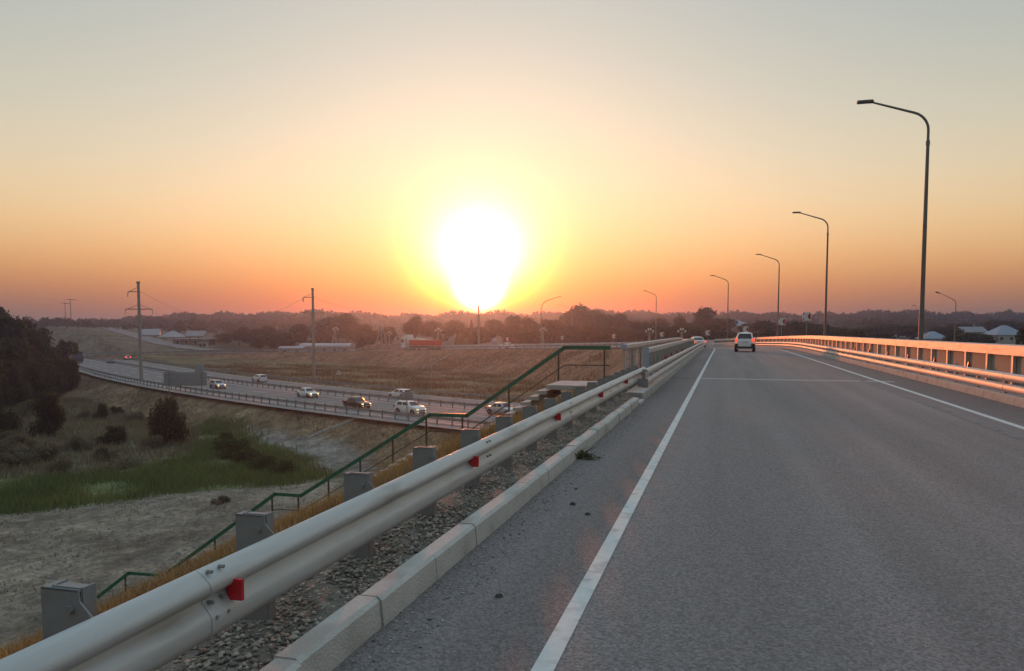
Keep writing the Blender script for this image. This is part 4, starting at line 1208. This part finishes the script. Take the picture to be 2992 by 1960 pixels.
# slim delineator posts on the slope
for px, D, h, lb_ in ((972, 148, 3.2, "slim post on the ramp slope left of the triangular sign"), (1259, 122, 6.8, "slim tall post on the brown slope below the truck")):
    c = pol(px, D); c.z = gz(c.x, c.y); tag(MB().tube([(c.x, c.y, c.z - .3), (c.x, c.y, c.z + h)], [.07, .05], 8).build("slope_post", M["concrete_pole"]), lb_, "post")

# drain chutes on the slopes
def chute(label, a, b, w=.45):
    up = Vector((0, 0, 1)); d = (b - a); r = d.cross(up).normalized(); pr = [(-w / 2, .12), (-w / 2 + .07, .12), (-w / 2 + .1, .02), (w / 2 - .1, .02), (w / 2 - .07, .12), (w / 2, .12), (w / 2, -.1), (-w / 2, -.1)]
    pth = []
    for k in np.linspace(0, 1, 10):
        p = a.lerp(b, k); p.z = gz(p.x, p.y) + .05; pth.append((p, r, up))
    tag(MB().sweep(pr, pth).build("drain_chute", M["concrete"], angle=20), label, "drain")


chute("pale concrete drain chute slanting down the near highway slope", Vector((-35.6, 75.2, 0)), Vector((-41.5, 70.9, 0)), .55)
p0, p1 = road(205, -5.2), road(205, -12.5); p1 = p1 + Vector((-6, -1.5, 0)); chute("pale drain chute on the ramp slope below the white sedan", p0, p1, .5)

# ------------------------------------------------------------------ houses
def house(label, px, D, w, d, hw_, rh, roofm, wallm="wall_light", style="hip", rot=0.0, zg=None, chim=False, over=.5, name="house"):
    c = pol(px, D); c.z = gz(c.x, c.y) if zg is None else zg
    t = thing(name, label, "house", c, YAW + rot)
    MB().box((0, 0, hw_ / 2 - .6), (w, d, hw_ + 1.2)).build("wall", M[wallm], t, angle=20)
    W_, D2 = w / 2 + over, d / 2 + over
    if style == "hip":
        rr = max(0.3, W_ - D2) if W_ > D2 else .3
        v = [(-W_, -D2, hw_), (W_, -D2, hw_), (W_, D2, hw_), (-W_, D2, hw_), (-rr, 0, hw_ + rh), (rr, 0, hw_ + rh)]
        rf_ = MB().add(v, [(0, 1, 5, 4), (1, 2, 5), (2, 3, 4, 5), (3, 0, 4), (3, 2, 1, 0)])
    elif style == "gable":
        v = [(-W_, -D2, hw_), (W_, -D2, hw_), (W_, D2, hw_), (-W_, D2, hw_), (-W_, 0, hw_ + rh), (W_, 0, hw_ + rh)]
        rf_ = MB().add(v, [(0, 1, 5, 4), (1, 2, 5), (2, 3, 4, 5), (3, 0, 4), (3, 2, 1, 0)])
    elif style == "vault":
        pr = [(-D2, hw_)] + [(-D2 * math.cos(a), hw_ + rh * math.sin(a)) for a in np.linspace(.15, math.pi - .15, 9)] + [(D2, hw_)]
        rf_ = MB().sweep(pr, [(Vector((-W_, 0, 0)), Vector((0, 1, 0)), Vector((0, 0, 1))), (Vector((W_, 0, 0)), Vector((0, 1, 0)), Vector((0, 0, 1)))])
    else:
        rf_ = MB().box((0, 0, hw_ + rh / 2), (2 * W_, 2 * D2, rh))
    ro = rf_.build("roof", M[roofm], t, angle=20)
    if chim: MB().box((w * .2, .4, hw_ + rh * .9), (.6, .6, rh * .9 + .6)).build("chimney", M["wall_brick"], ro, angle=20)
    n = max(2, int(w / 3)); wme = MB().box((0, 0, 0), (1.1, .08, 1.2)).mesh("window", 20); wme.materials.append(M["window_dark"])
    fme = MB().box((0, 0.02, 0), (1.34, .06, 1.44)).mesh("frame", 20); fme.materials.append(M["sign_white"])
    for i in range(n):
        o = obj("window", wme, None, t, loc=(-w / 2 + w * (i + .5) / n, -d / 2 - .035, hw_ * .55)); obj("frame", fme, None, o)
    return t


house("blue-white hip-roofed house behind the hatchback, above the trees", 2147, 310, 10.2, 8.5, 3.2, 2.3, "roof_blue", zg=.55, over=.6)
house("pale wide house among trees left of the nearest lamp pole's foot", 2608, 330, 11.5, 8, 3.0, 1.8, "roof_grey", zg=-2.2)
house("small blue-roofed house at the foot of the nearest lamp pole", 2722, 215, 6.0, 5, 2.4, 2.0, "roof_blue", zg=-2.9)
house("pale house with chimney right of the bulb-headed lamp", 2832, 285, 8.0, 7, 3.2, 2.0, "roof_grey", style="gable", chim=True, zg=-2.0)
house("light blue hip-roofed house at the right edge beyond the parapet", 2930, 255, 9.6, 8, 2.6, 3.2, "roof_blue", zg=-2.3, over=.4)
house("small grey-roofed house at far left of the village", 443, 335, 6.5, 6, 2.6, 2.6, "roof_white", style="gable", rot=.4, zg=-2.7)
house("second grey-roofed village house, next to the one at far left", 507, 325, 7.5, 6.5, 2.6, 2.6, "roof_white", style="hip", rot=-.3, zg=-3.5)
house("long low village building with light flat roof edge", 570, 298, 13.5, 7, 2.4, .35, "roof_white", wallm="concrete_dark", style="flat", zg=-4.0, over=.9)
house("small gabled house peeking over the long low village building", 578, 330, 7.0, 6, 2.4, 2.2, "roof_grey", style="gable", zg=-2.9)
house("tiny pale roadside booth in the village", 596, 281, 2.6, 2.2, 2.0, .2, "roof_white", style="flat", zg=-4.6, over=.3)
house("long white arched hangar behind the ramp", 958, 248, 16.0, 9, 2.2, 1.0, "roof_white", wallm="roof_white", style="vault", zg=-5.5, over=.15, name="hangar")
house("lower white shed joined to the left end of the arched hangar", 858, 243, 7.5, 6, 1.9, .6, "roof_white", wallm="roof_white", style="vault", zg=-5.7, over=.15, name="shed")
house("flat pale roof among trees above the truck cab", 1156, 330, 6.5, 6, 3.6, .4, "wall_light", style="flat", zg=-3.6)
house("narrow bluish-white kiosk behind the ramp fence below the sun", 1445, 214, 1.5, 1.5, 2.6, 1.0, "roof_blue", wallm="roof_blue", style="hip", zg=-3.9, over=.05, name="kiosk")
# raised canopy panel behind the trailer
c = pol(1311, 236, -4.4); t = thing("slanted_canopy", "pale slanted canopy roof rising behind the tipper trailer", "canopy", c, YAW)
MB().sweep([(-2.4, 1.6), (2.0, 5.0), (2.1, 4.85), (1.9, 2.9), (.9, 1.6)], [(Vector((0, -1.6, 0)), Vector((1, 0, 0)), Vector((0, 0, 1))), (Vector((0, 1.6, 0)), Vector((1, 0, 0)), Vector((0, 0, 1)))]).build("roof", M["roof_white"], t, angle=20)
for x, y in ((-1.6, -1.3), (1.4, -1.3), (-1.6, 1.3), (1.4, 1.3)): MB().tube([(x, y, -1), (x, y, 2.2)], .08, 8).build("leg", M["galv_far"], t)

# side road climbing the left hill
sp = [pol(300, 455), pol(340, 400), pol(400, 335), pol(470, 296), (pol(560, 272)), pol(640, 262)]
pth = []
for i in range(len(sp) - 1):
    for k in np.linspace(0, 1, 8, endpoint=False):
        p = sp[i].lerp(sp[i + 1], k); pth.append(p)
path = []
for i in range(1, len(pth) - 1):
    d = (pth[i + 1] - pth[i - 1]); d.z = 0; d.normalize(); r = Vector((-d.y, d.x, 0)) * -1
    p = pth[i].copy(); p.z = max(gz(p.x, p.y), gz(p.x + r.x * 3, p.y + r.y * 3), gz(p.x - r.x * 3, p.y - r.y * 3)) + .25; path.append((p, r, Vector((0, 0, 1))))
strip("side_road", path, -3.6, 3.6, "asphalt_far", thick=.5, kind="structure")

# ------------------------------------------------------------------ vegetation
def leaf_cloud(blobs, n, s0, s1, r, flat=.0, shell=.45):
    blobs = np.array(blobs, float); vol = blobs[:, 3] * blobs[:, 4] * blobs[:, 5]
    k = r.choice(len(blobs), n, p=vol ** .7 / (vol ** .7).sum()); b = blobs[k]
    d = r.normal(size=(n, 3)); d /= np.linalg.norm(d, axis=1)[:, None]
    rad_ = (shell + (1 - shell) * r.random(n) ** .6) * (1 + .12 * r.normal(size=n))
    c = b[:, :3] + d * b[:, 3:] * rad_[:, None]
    a = r.normal(size=(n, 3)); a /= np.linalg.norm(a, axis=1)[:, None]
    e = np.cross(a, r.normal(size=(n, 3))); e /= np.linalg.norm(e, axis=1)[:, None] + 1e-9
    sz = (s0 + (s1 - s0) * r.random(n))[:, None]
    V = np.stack([c - a * sz, c + e * sz * .55, c + a * sz, c - e * sz * .55], 1).reshape(-1, 3)
    return V, np.arange(4 * n).reshape(-1, 4)


def crown_blobs(r, R, z0, z1, n):
    out = []
    for i in range(n):
        f = r.random(); z = z0 + (z1 - z0) * f; rr = R * (1 - .75 * abs(f - .42) ** 1.3) * .62; a = r.random() * 6.283; q = rr * math.sqrt(r.random())
        s = R * (.26 + .24 * r.random()); out.append((q * math.cos(a), q * math.sin(a), z, s, s, s * (.65 + .3 * r.random())))
    return out


def trunk_mesh(r, h, r0, limbs=5):
    b = MB(); k = [(0, 0, -.6), (r.normal() * .1, r.normal() * .1, h * .4), (r.normal() * .3, r.normal() * .3, h * .8)]
    b.tube(k, [r0 * 1.2, r0 * .8, r0 * .3], 8)
    for i in range(limbs):
        a = 6.283 * i / limbs + r.random(); z = h * (.3 + .08 * i); L = h * (.28 + .1 * r.random())
        b.tube([(0, 0, z), (math.cos(a) * L * .5, math.sin(a) * L * .5, z + L * .35), (math.cos(a) * L, math.sin(a) * L, z + L * .8)], [r0 * .45, r0 * .3, r0 * .1], 6)
    me = b.mesh("trunk", 60); me.materials.append(M["bark"]); return me


rv = np.random.default_rng(11)
VAR = {}
for kind, mt, cnt, n, s0, s1 in (("mid", "leaf_mid", 4, 2600, .26, .58), ("dark", "leaf_dark", 3, 5200, .16, .40), ("brown", "leaf_brown", 2, 3600, .18, .42)):
    VAR[kind] = []
    for i in range(cnt):
        V, Fc = leaf_cloud(crown_blobs(rv, 4.3, 2.6, 9.0, 15), n, s0, s1, rv)
        me = fast_mesh("crown", V, Fc); me.materials.append(M[mt]); VAR[kind].append((me, trunk_mesh(rv, 8.0, .24)))
VAR["bush"] = []
for i in range(3):
    bl = []
    for j in range(16):
        a = rv.random() * 6.283; q = .55 * math.sqrt(rv.random()); z = .12 + .72 * rv.random(); s = (.24 + .16 * rv.random()) * (1.15 - z * .55)
        bl.append((q * math.cos(a) * (1.1 - z * .6), q * math.sin(a) * (1.1 - z * .6), z, s, s, s * .8))
    V, Fc = leaf_cloud(bl, 6500, .018, .045, rv, shell=.3)
    me = fast_mesh("foliage", V, Fc); me.materials.append(M["leaf_dark"])
    b = MB()
    for j in range(7):
        a = 6.283 * j / 7; b.tube([(0, 0, -.1), (math.cos(a) * .15, math.sin(a) * .15, .3), (math.cos(a) * .35, math.sin(a) * .35, .7)], [.03, .02, .006], 5)
    sm = b.mesh("stems", 60); sm.materials.append(M["bark"]); VAR["bush"].append((me, sm))
VAR["greenbush"] = []
for me_, sm_ in VAR["bush"]:
    c_ = me_.copy(); c_.materials.clear(); c_.materials.append(M["leaf_green"]); VAR["greenbush"].append((c_, sm_))
VAR["drybush"] = []
for i in range(2):
    bl = [(q * math.cos(a), q * math.sin(a), .15 + .5 * rv.random() * (1 - q), .28, .28, .22) for a, q in zip(rv.random(16) * 6.28, rv.random(16) * .75)]
    V, Fc = leaf_cloud(bl, 5000, .02, .055, rv, shell=.3); me = fast_mesh("foliage", V, Fc); me.materials.append(M["scrub"]); VAR["drybush"].append((me, VAR["bush"][0][1]))


def tree(label, x, y, h, w, kind="mid", group=None, name="tree", z=None, v=None):
    lst = VAR[kind]; cm, tm_ = lst[(v if v is not None else int(rv.integers(len(lst)))) % len(lst)]
    base_h = {"bush": 1.0, "greenbush": 1.0, "drybush": .85}.get(kind, 9.9); base_w = {"bush": 1.8, "greenbush": 1.8, "drybush": 2.0}.get(kind, 8.6)
    if z is None: z = gz(x, y)
    t = thing(name, label, "bush" if "bush" in kind else "tree", (x, y, z), rv.random() * 6.283, group)
    t.scale = (w / base_w, w / base_w * (.9 + .2 * rv.random()), h / base_h)
    obj("foliage" if "bush" in kind else "crown", cm, None, t); obj("stems" if "bush" in kind else "trunk", tm_, None, t)
    return t


def ptree(label, px, D, ytop, wpx, kind="mid", group=None, **k):
    p = pol(px, D); z = gz(p.x, p.y); zt = CAM_H + (967 - ytop) / F_PX * D
    return tree(label, p.x, p.y, max(2.0, zt - z), wpx / F_PX * D, kind, group, **k)


# dark trees at the left edge
LG = "dark trees at the left edge"
LLAB = {(-70, 150): "tallest dark tree, cut off by the left edge of the picture", (-5, 140): "tall dark tree whose top touches the sky at the left edge", (62, 152): "brownish tree on the skyline, right of the tallest left-edge tree", (128, 158): "dark tree sloping down to the right in the left-edge clump", (186, 165): "rightmost tree of the left-edge clump, beside the highway bend", (30, 128): "low broad dark tree in front of the left-edge clump", (-60, 120): "low dark tree at the bottom left corner of the left-edge clump", (105, 140): "low brownish tree at the front middle of the left-edge clump", (160, 150): "smallest tree at the right foot of the left-edge clump"}
for px, D, yt, wp in ((-70, 150, 880, 190), (-5, 140, 892, 170), (62, 152, 938, 130), (128, 158, 968, 120), (186, 165, 992, 90), (30, 128, 985, 150), (-60, 120, 960, 160), (105, 140, 1020, 130), (160, 150, 1040, 90)):
    ptree(LLAB[px, D], px, D, yt, wp, "dark" if px not in (62, 105) else "brown", LG)
for px, D, yt, wp in ((20, 118, 1040, 170), (95, 128, 1052, 130), (150, 138, 1050, 110), (200, 150, 1040, 90), (-40, 112, 1030, 180)):
    ptree("dark undergrowth bush at the foot of the left-edge trees", px, D, yt, wp, "bush", "undergrowth at the foot of the left-edge trees", name="bush")
# bushes on the low ground
tree("tall dark rounded bush near the left edge on the low ground", -72.6, 68.4, 5.4, 5.2, "bush", name="bush", v=0)
tree("dark bush at the very left edge beside the tall rounded bush", -79.0, 67.4, 5.6, 5.6, "bush", name="bush", v=1)
tree("dense dark green bush standing alone left of the dirt track", -55.6, 67.2, 5.6, 5.4, "bush", name="bush", v=2)
tree("low dark bush between the two tall bushes", -61.8, 66.2, 2.1, 4.2, "bush", name="bush", v=1)
for x, y, h, w, lb_ in ((-43.7, 61.6, 2.0, 4.4, "largest low green bush in the row beside the pale dirt track"), (-40.6, 59.2, 1.5, 4.0, "low green bush right of the largest one in the dirt track row"), (-37.6, 57.0, 1.5, 3.6, "second to last low green bush at the right end of the dirt track row"), (-34.6, 55.2, 1.2, 3.2, "last small green bush at the right end of the dirt track row"), (-47.2, 64.6, 1.3, 3.6, "low green bush left of the largest one in the dirt track row"), (-51, 70, 1.1, 3, "farthest and smallest green bush at the left end of the dirt track row")):
    tree(lb_, x, y, h, w, "greenbush", "low bushes along the dirt track", name="bush")
for i in range(26):
    f = rv.random(); x = -74 + 24 * rv.random(); y = 50 + 15 * rv.random() - (x + 74) * -.0
    if in_poly(np.array([x]), np.array([y]), P_GREEN)[0]: continue
    tree("brownish dry shrub in the thicket behind the green grass", x, y, 1.0 + 1.3 * rv.random(), 2.6 + 2.2 * rv.random(), "drybush", "dry shrubs behind the green grass", name="shrub")
for i in range(22):
    x = -120 + 62 * rv.random(); y = 74 + 40 * rv.random()
    if y > float(hw_y(x)) - 22: continue
    tree("dull shrub on the slope below the left highway bend", x, y, 1.0 + 1.4 * rv.random(), 2.4 + 2.5 * rv.random(), "drybush" if i % 3 else "bush", "shrubs below the highway bend", name="shrub")
# belt beyond the ramp
G = "trees in the belt beyond the ramp"; LB = "hazy green tree in the long belt beyond the ramp"
for px, D, yt, wp in [(655, 300, 975, 80), (700, 300, 957, 70), (735, 290, 962, 80), (785, 300, 955, 70), (830, 275, 962, 90), (875, 300, 950, 90), (1040, 330, 938, 90), (1075, 280, 952, 80), (1130, 300, 946, 80), (1270, 290, 938, 100), (1330, 280, 940, 100), (1440, 280, 934, 90), (1500, 290, 926, 100), (1560, 270, 932, 90), (1610, 260, 921, 90), (1770, 300, 922, 90), (1870, 260, 928, 90), (1930, 280, 934, 90), (1990, 250, 928, 80), (2110, 300, 930, 90), (1660, 230, 952, 110), (1720, 220, 956, 110), (1780, 215, 958, 110), (1840, 215, 952, 110), (1900, 210, 958, 110), (1960, 205, 954, 110), (2020, 200, 952, 110), (2080, 195, 955, 110), (2125, 190, 966, 90), (1560, 235, 955, 100), (1500, 235, 958, 90), (1390, 250, 955, 90), (940, 275, 972, 90), (800, 262, 980, 90), (1060, 268, 975, 80), (760, 268, 985, 80)]:
    ptree(LB, px, D, yt, wp, "mid", G)
G2 = "trees in the belt right of the hatchback"; LB2 = "grey-green tree in the belt above the right parapet"
for px, D, yt, wp in [(2195, 240, 945, 100), (2240, 230, 940, 110), (2290, 215, 944, 110), (2340, 210, 940, 110), (2390, 215, 947, 110), (2440, 230, 944, 110), (2490, 240, 950, 120), (2540, 260, 948, 100), (2590, 300, 946, 90), (2660, 260, 948, 100), (2760, 250, 954, 100), (2800, 300, 945, 90), (2870, 290, 948, 90), (2920, 300, 935, 110), (2985, 300, 940, 90), (2560, 170, 972, 120), (2640, 160, 978, 120), (2790, 170, 978, 110), (2850, 180, 972, 110), (2240, 160, 968, 110), (2310, 160, 966, 120), (2380, 155, 968, 120), (2450, 150, 970, 120), (2510, 150, 972, 110)]:
    ptree(LB2, px, D, yt, wp, "mid", G2)
ptree("large rounded hazy tree clump above the arched hangar", 985, 345, 914, 150, "mid", v=1)
ptree("second large hazy tree beside the clump above the arched hangar", 1018, 330, 918, 90, "mid", v=0)
ptree("dome-shaped dark tree right above the truck", 1208, 262, 924, 78, "brown", v=0)
ptree("tall spreading tree rising over the skyline right of the sun", 1668, 310, 896, 130, "mid", v=2)
ptree("second tree breaking the skyline between the two thin lamps", 1725, 330, 906, 100, "mid", v=3)
ptree("flat-topped tree on the skyline left of the fifth street lamp", 1815, 330, 906, 80, "mid", v=1)
ptree("feathery tree reaching the skyline left of the blue-roofed house", 2055, 290, 903, 110, "mid", v=0)
ptree("dark green tree at the right edge above the parapet", 3005, 95, 952, 110, "dark", v=1)
c = pol(1378, 300); c.z = gz(c.x, c.y)
t = thing("conifer", "pointed dark conifer left of the pole in the sun", "tree", c)
V, Fc = [], []
rr_ = np.random.default_rng(5); n = 3000; f = rr_.random(n) ** .8; a = rr_.random(n) * 6.283; q = (1 - f) * 2.3 * (.4 + .6 * rr_.random(n))
cc = np.stack([q * np.cos(a), q * np.sin(a), .8 + f * 9.6], 1); e1 = np.stack([np.cos(a), np.sin(a), -.5 * np.ones(n)], 1) * .38; e2 = np.stack([-np.sin(a), np.cos(a), 0 * a], 1) * .2
V = np.stack([cc - e1, cc + e2, cc + e1, cc - e2], 1).reshape(-1, 3)
cme = fast_mesh("crown", V, np.arange(4 * n).reshape(-1, 4)); cme.materials.append(M["leaf_conifer"]); obj("crown", cme, None, t)
obj("trunk", trunk_mesh(rv, 9.0, .2, 0), None, t)

# far woods on the hills: one mass
def far_wood(name, label, n, Dlo, Dhi, plo, phi, hlo, hhi, per, seed, mt):
    r = np.random.default_rng(seed)
    D = Dlo + (Dhi - Dlo) * r.random(n) ** .8; px = plo + (phi - plo) * r.random(n)
    t_ = (px - CXP) / F_PX; x = D * fwd2[0] + t_ * D * rgt2[0]; y = D * fwd2[1] + t_ * D * rgt2[1]
    z = terrain_z(x, y)[0]; h = (hlo + (hhi - hlo) * r.random(n) ** 2.2) * (.82 + .30 * np.sin(px * .011 + 1) * np.sin(px * .0043) + .22 * np.sin(px * .047 + 2 * np.sin(D * .02)))
    k = np.repeat(np.arange(n), per); m = n * per
    d = r.normal(size=(m, 3)); d /= np.linalg.norm(d, axis=1)[:, None]; rr2 = .55 + .5 * r.random(m)
    c = np.stack([x[k], y[k], z[k] + h[k] * .52], 1) + d * rr2[:, None] * np.stack([h[k] * .48, h[k] * .48, h[k] * .46], 1)
    a = r.normal(size=(m, 3)); a /= np.linalg.norm(a, axis=1)[:, None]; e = np.cross(a, r.normal(size=(m, 3))); e /= np.linalg.norm(e, axis=1)[:, None] + 1e-9
    sz = (h[k] * (.10 + .14 * r.random(m)))[:, None]
    V = np.stack([c - a * sz, c + e * sz * .7, c + a * sz, c - e * sz * .7], 1).reshape(-1, 3)
    o = obj(name, fast_mesh(name, V, np.arange(4 * m).reshape(-1, 4)), M[mt], kind="stuff"); o["label"] = label; o["category"] = "woods"


far_wood("far_woods", "hazy wooded ridge along the whole skyline", 5600, 560, 760, -250, 3300, 2.6, 6.5, 26, 21, "leaf_far")
far_wood("hillside_woods", "scrubby woods on the hazy hillside below the ridge", 3400, 400, 570, -250, 3300, 2.5, 6.5, 26, 22, "leaf_far")


# grasses
def blades(name, label, x, y, h, w, mt, seed, lean=.35, verge=False):
    r = np.random.default_rng(seed); n = len(x); z = terrain_z(x, y)[0] - .02
    if verge: z = np.where(x > -3.5, np.maximum(z, .10 - np.clip(-x - 3.0, 0, 9) * .35), z)
    a = r.random(n) * 6.283; l = (r.random(n) * lean) * h; ca, sa = np.cos(a), np.sin(a); b = r.random(n) * 6.283; wx, wy = np.cos(b) * w / 2, np.sin(b) * w / 2
    B = np.stack([x, y, z], 1); W3 = np.stack([wx, wy, 0 * w], 1)
    mid = B + np.stack([ca * l * .35, sa * l * .35, h * .6], 1); tip = B + np.stack([ca * l, sa * l, h], 1)
    V = np.stack([B - W3, B + W3, mid + W3 * .7, mid - W3 * .7, tip], 1).reshape(-1, 3); i = np.arange(n) * 5
    Fc = np.concatenate([np.stack([i, i + 1, i + 2], 1), np.stack([i, i + 2, i + 3], 1), np.stack([i + 3, i + 2, i + 4], 1)])
    o = obj(name, fast_mesh(name, V, Fc), M[mt], kind="stuff"); o["label"] = label; o["category"] = "grass"
    return o


rg = np.random.default_rng(31)
def clumped(n, x0, x1, y0, y1, freq=.5, thr=.0):
    x = x0 + (x1 - x0) * rg.random(int(n * 2.2)); y = y0 + (y1 - y0) * rg.random(int(n * 2.2))
    f = np.sin(x * freq * 2.1 + 1.7 * np.sin(y * freq)) + np.sin(y * freq * 1.7 + 1.3 * np.sin(x * freq * .8 + 2)) + rg.normal(0, .7, x.shape)
    k = f > thr; return x[k][:n], y[k][:n]


x, y = clumped(80000, -2.95, -8.0, 2.0, 27, 1.1, -.3); k = ~((y > 20.4) & (y < 22.7))
x, y = x[k], y[k]; strawm = (np.sin(y * .55 + 1.2) + np.sin(x * .8) + rg.normal(0, .5, x.shape)) > .75
h = (.07 + .24 * rg.random(len(x)) ** 1.6) * np.clip(y / 9, .45, 1.15) * np.clip((-x - 2.75) * 1.6, .25, 1)
blades("dry_grass", "golden dry grass on the embankment behind the guardrail", x[~strawm], y[~strawm], h[~strawm], .006 + .008 * rg.random((~strawm).sum()), "grass_dry", 1, .9, True)
blades("straw_grass", "yellow-green straw patches on the embankment behind the guardrail", x[strawm], y[strawm], h[strawm] * 1.15, .006 + .008 * rg.random(strawm.sum()), "grass_straw", 2, .9, True)
x, y = clumped(26000, -8.5, -23, 2, 30, .7, .0); k = ~((y > 20.4) & (y < 22.7))
blades("slope_grass", "dry grass lower down the embankment around the stairs", x[k], y[k], .12 + .35 * rg.random(k.sum()), .012 + .012 * rg.random(k.sum()), "grass_dry", 3, .9)
# green band
x = -62 + 34 * rg.random(130000); y = 35 + 50 * rg.random(130000); k = in_poly(x + rg.normal(0, .7, x.shape), y + rg.normal(0, .9, x.shape), P_GREEN) & (np.sin(x * .6 + np.sin(y * .4)) + np.sin(y * .5) + rg.normal(0, .6, x.shape) > -.9)
x, y = x[k], y[k]
blades("green_grass", "band of green grass along the dirt ground at lower left", x, y, .25 + .55 * rg.random(len(x)) ** 1.3, .03 + .04 * rg.random(len(x)), "grass_green", 4, .6)
# brown slopes of highway and ramp
x = -130 + 112 * rg.random(150000); y = 50 + 130 * rg.random(150000); ho = (y - hw_y(x)) / 1.17
f = np.sin(x * .35 + 1.5 * np.sin(y * .25)) + np.sin(y * .42 + x * .1) + rg.normal(0, .7, x.shape)
k = (ho < -13.2) & (ho > -25) & (f > -.2) & ~in_poly(x, y, P_TRACK)
blades("slope_grass", "brown grass on the near slope below the highway guardrail", x[k], y[k], .15 + .4 * rg.random(k.sum()), .03 + .05 * rg.random(k.sum()), "grass_brown", 5, .8)
k = (ho > 11.3) & (ho < 75) & (f > .1)
xs2, ys2 = x[k], y[k]; inf = terrain_z(xs2, ys2)[1]; k2 = ~((np.abs(inf["off"]) < 6.5) & (inf["s"] > 60))
blades("slope_grass", "brown grass between the highway and the ramp", xs2[k2], ys2[k2], .2 + .5 * rg.random(k2.sum()), .05 + .08 * rg.random(k2.sum()), "grass_brown", 6, .8)
x = -110 + 60 * rg.random(60000); y = 45 + 62 * rg.random(60000); ho = (y - hw_y(x)) / 1.17
k = (ho < -20) & ~in_poly(x, y, P_GREEN) & ~in_poly(x, y, P_DIRT) & ~in_poly(x, y, P_TRACK)
blades("scrub_grass", "dull scrubby grass among the bushes at left", x[k], y[k], .25 + .7 * rg.random(k.sum()), .04 + .05 * rg.random(k.sum()), "scrub", 7, .7)
# sparse weeds on the bare dirt
x, y = clumped(5200, -46, -21, 8, 52, .45, 1.1); k = in_poly(x, y, P_DIRT) | in_poly(x, y, P_TRACK)
blades("dirt_weeds", "sparse dull weeds on the bare dirt ground", x[k], y[k], .06 + .2 * rg.random(k.sum()), .03 + .04 * rg.random(k.sum()), "scrub", 8, 1.2)
tree("lone dark tuft on the bare dirt below the green grass", -32.7, 44.5, .55, 1.7, "drybush", name="shrub")
x, y = clumped(14000, -60, -20, 4, 54, .3, .3); k = in_poly(x, y, P_DIRT)
zf = lambda xx, yy: terrain_z(xx, yy)[0]
# clods on the dirt
r = np.random.default_rng(2); xx = -52 + 30 * r.random(9000); yy = 4 + 48 * r.random(9000); k = in_poly(xx, yy, P_DIRT); xx, yy = xx[k], yy[k]
_n = len(xx); base8 = np.array([(1, 0, 0), (0, 1, 0), (-1, 0, 0), (0, -1, 0), (0, 0, .8)]); sz = .03 + .12 * r.random(_n) ** 3
V = (base8[None] * (.6 + .8 * r.random((_n, 5, 3)))) * sz[:, None, None] + np.stack([xx, yy, terrain_z(xx, yy)[0]], 1)[:, None]
fc = np.array([(0, 1, 4), (1, 2, 4), (2, 3, 4), (3, 0, 4)]); Fc = (fc[None] + (np.arange(_n) * 5)[:, None, None]).reshape(-1, 3)
o = obj("clods", fast_mesh("clods", V.reshape(-1, 3), Fc), M["verge"], kind="stuff"); o["label"] = "scattered clods and stones on the bare dirt"; o["category"] = "stones"

# weed growing out of the kerb joint
t = thing("weed", "small green weed growing from the kerb joint beside the road", "weed", (-1.735, 9.45, 0))
r = np.random.default_rng(9)
b = MB()
for i in range(9):
    a = r.random() * 3.6 - 1.8; L = .10 + .28 * r.random(); b.tube([(0, 0, 0), (math.cos(a) * L * .5, math.sin(a) * L * .5 , .05 + .07 * r.random()), (math.cos(a) * L, math.sin(a) * L, .02 + .14 * r.random())], [.004, .003, .001], 5)
b.build("stem", M["leaf_brown"], t)
V, Fc = leaf_cloud([(.08, 0, .04, .12, .12, .04), (.02, .1, .05, .07, .07, .05), (.2, -.06, .02, .09, .06, .02)], 260, .010, .024, r, shell=.1)
wm = fast_mesh("leaves", V, Fc); wm.materials.append(M["weed_green"]); obj("leaves", wm, None, t)
# a few small dark bits of debris on the shoulder
for i, (dx, dy, ss) in enumerate(((-1.32, 6.9, .035), (-1.12, 6.55, .03), (-1.28, 4.35, .03), (-1.42, 7.6, .022))):
    b = MB(); b.box((dx, dy, ss * .35), (ss * 1.6, ss, ss * .7), .5 * i, .6)
    tag(b.build("debris", M["rubble"], angle=20), ["dark clod on the shoulder nearest the weed", "dark flake of debris on the shoulder nearer the edge line", "dark speck of debris on the near shoulder", "tiny dark pebble on the shoulder next to the kerb"][i], "debris")

# ------------------------------------------------------------------ haze
hz = bpy.data.materials.new("haze"); hz.use_nodes = True
hn, hl = hz.node_tree.nodes, hz.node_tree.links; hn.clear()
ho_ = hn.new("ShaderNodeOutputMaterial"); pv = hn.new("ShaderNodeVolumePrincipled")
pv.inputs["Color"].default_value = (0.27, 0.44, 0.84, 1); pv.inputs["Density"].default_value = 0.00068; pv.inputs["Anisotropy"].default_value = 0.79
hl.new(pv.outputs[0], ho_.inputs["Volume"])
MB().box((0, 90, 6.7), (6300, 6400, 37.6)).build("haze", hz, angle=0, kind="stuff")
print("objects", len(bpy.data.objects), "tris", sum(len(o.data.polygons) for o in bpy.data.objects if o.type == "MESH"))
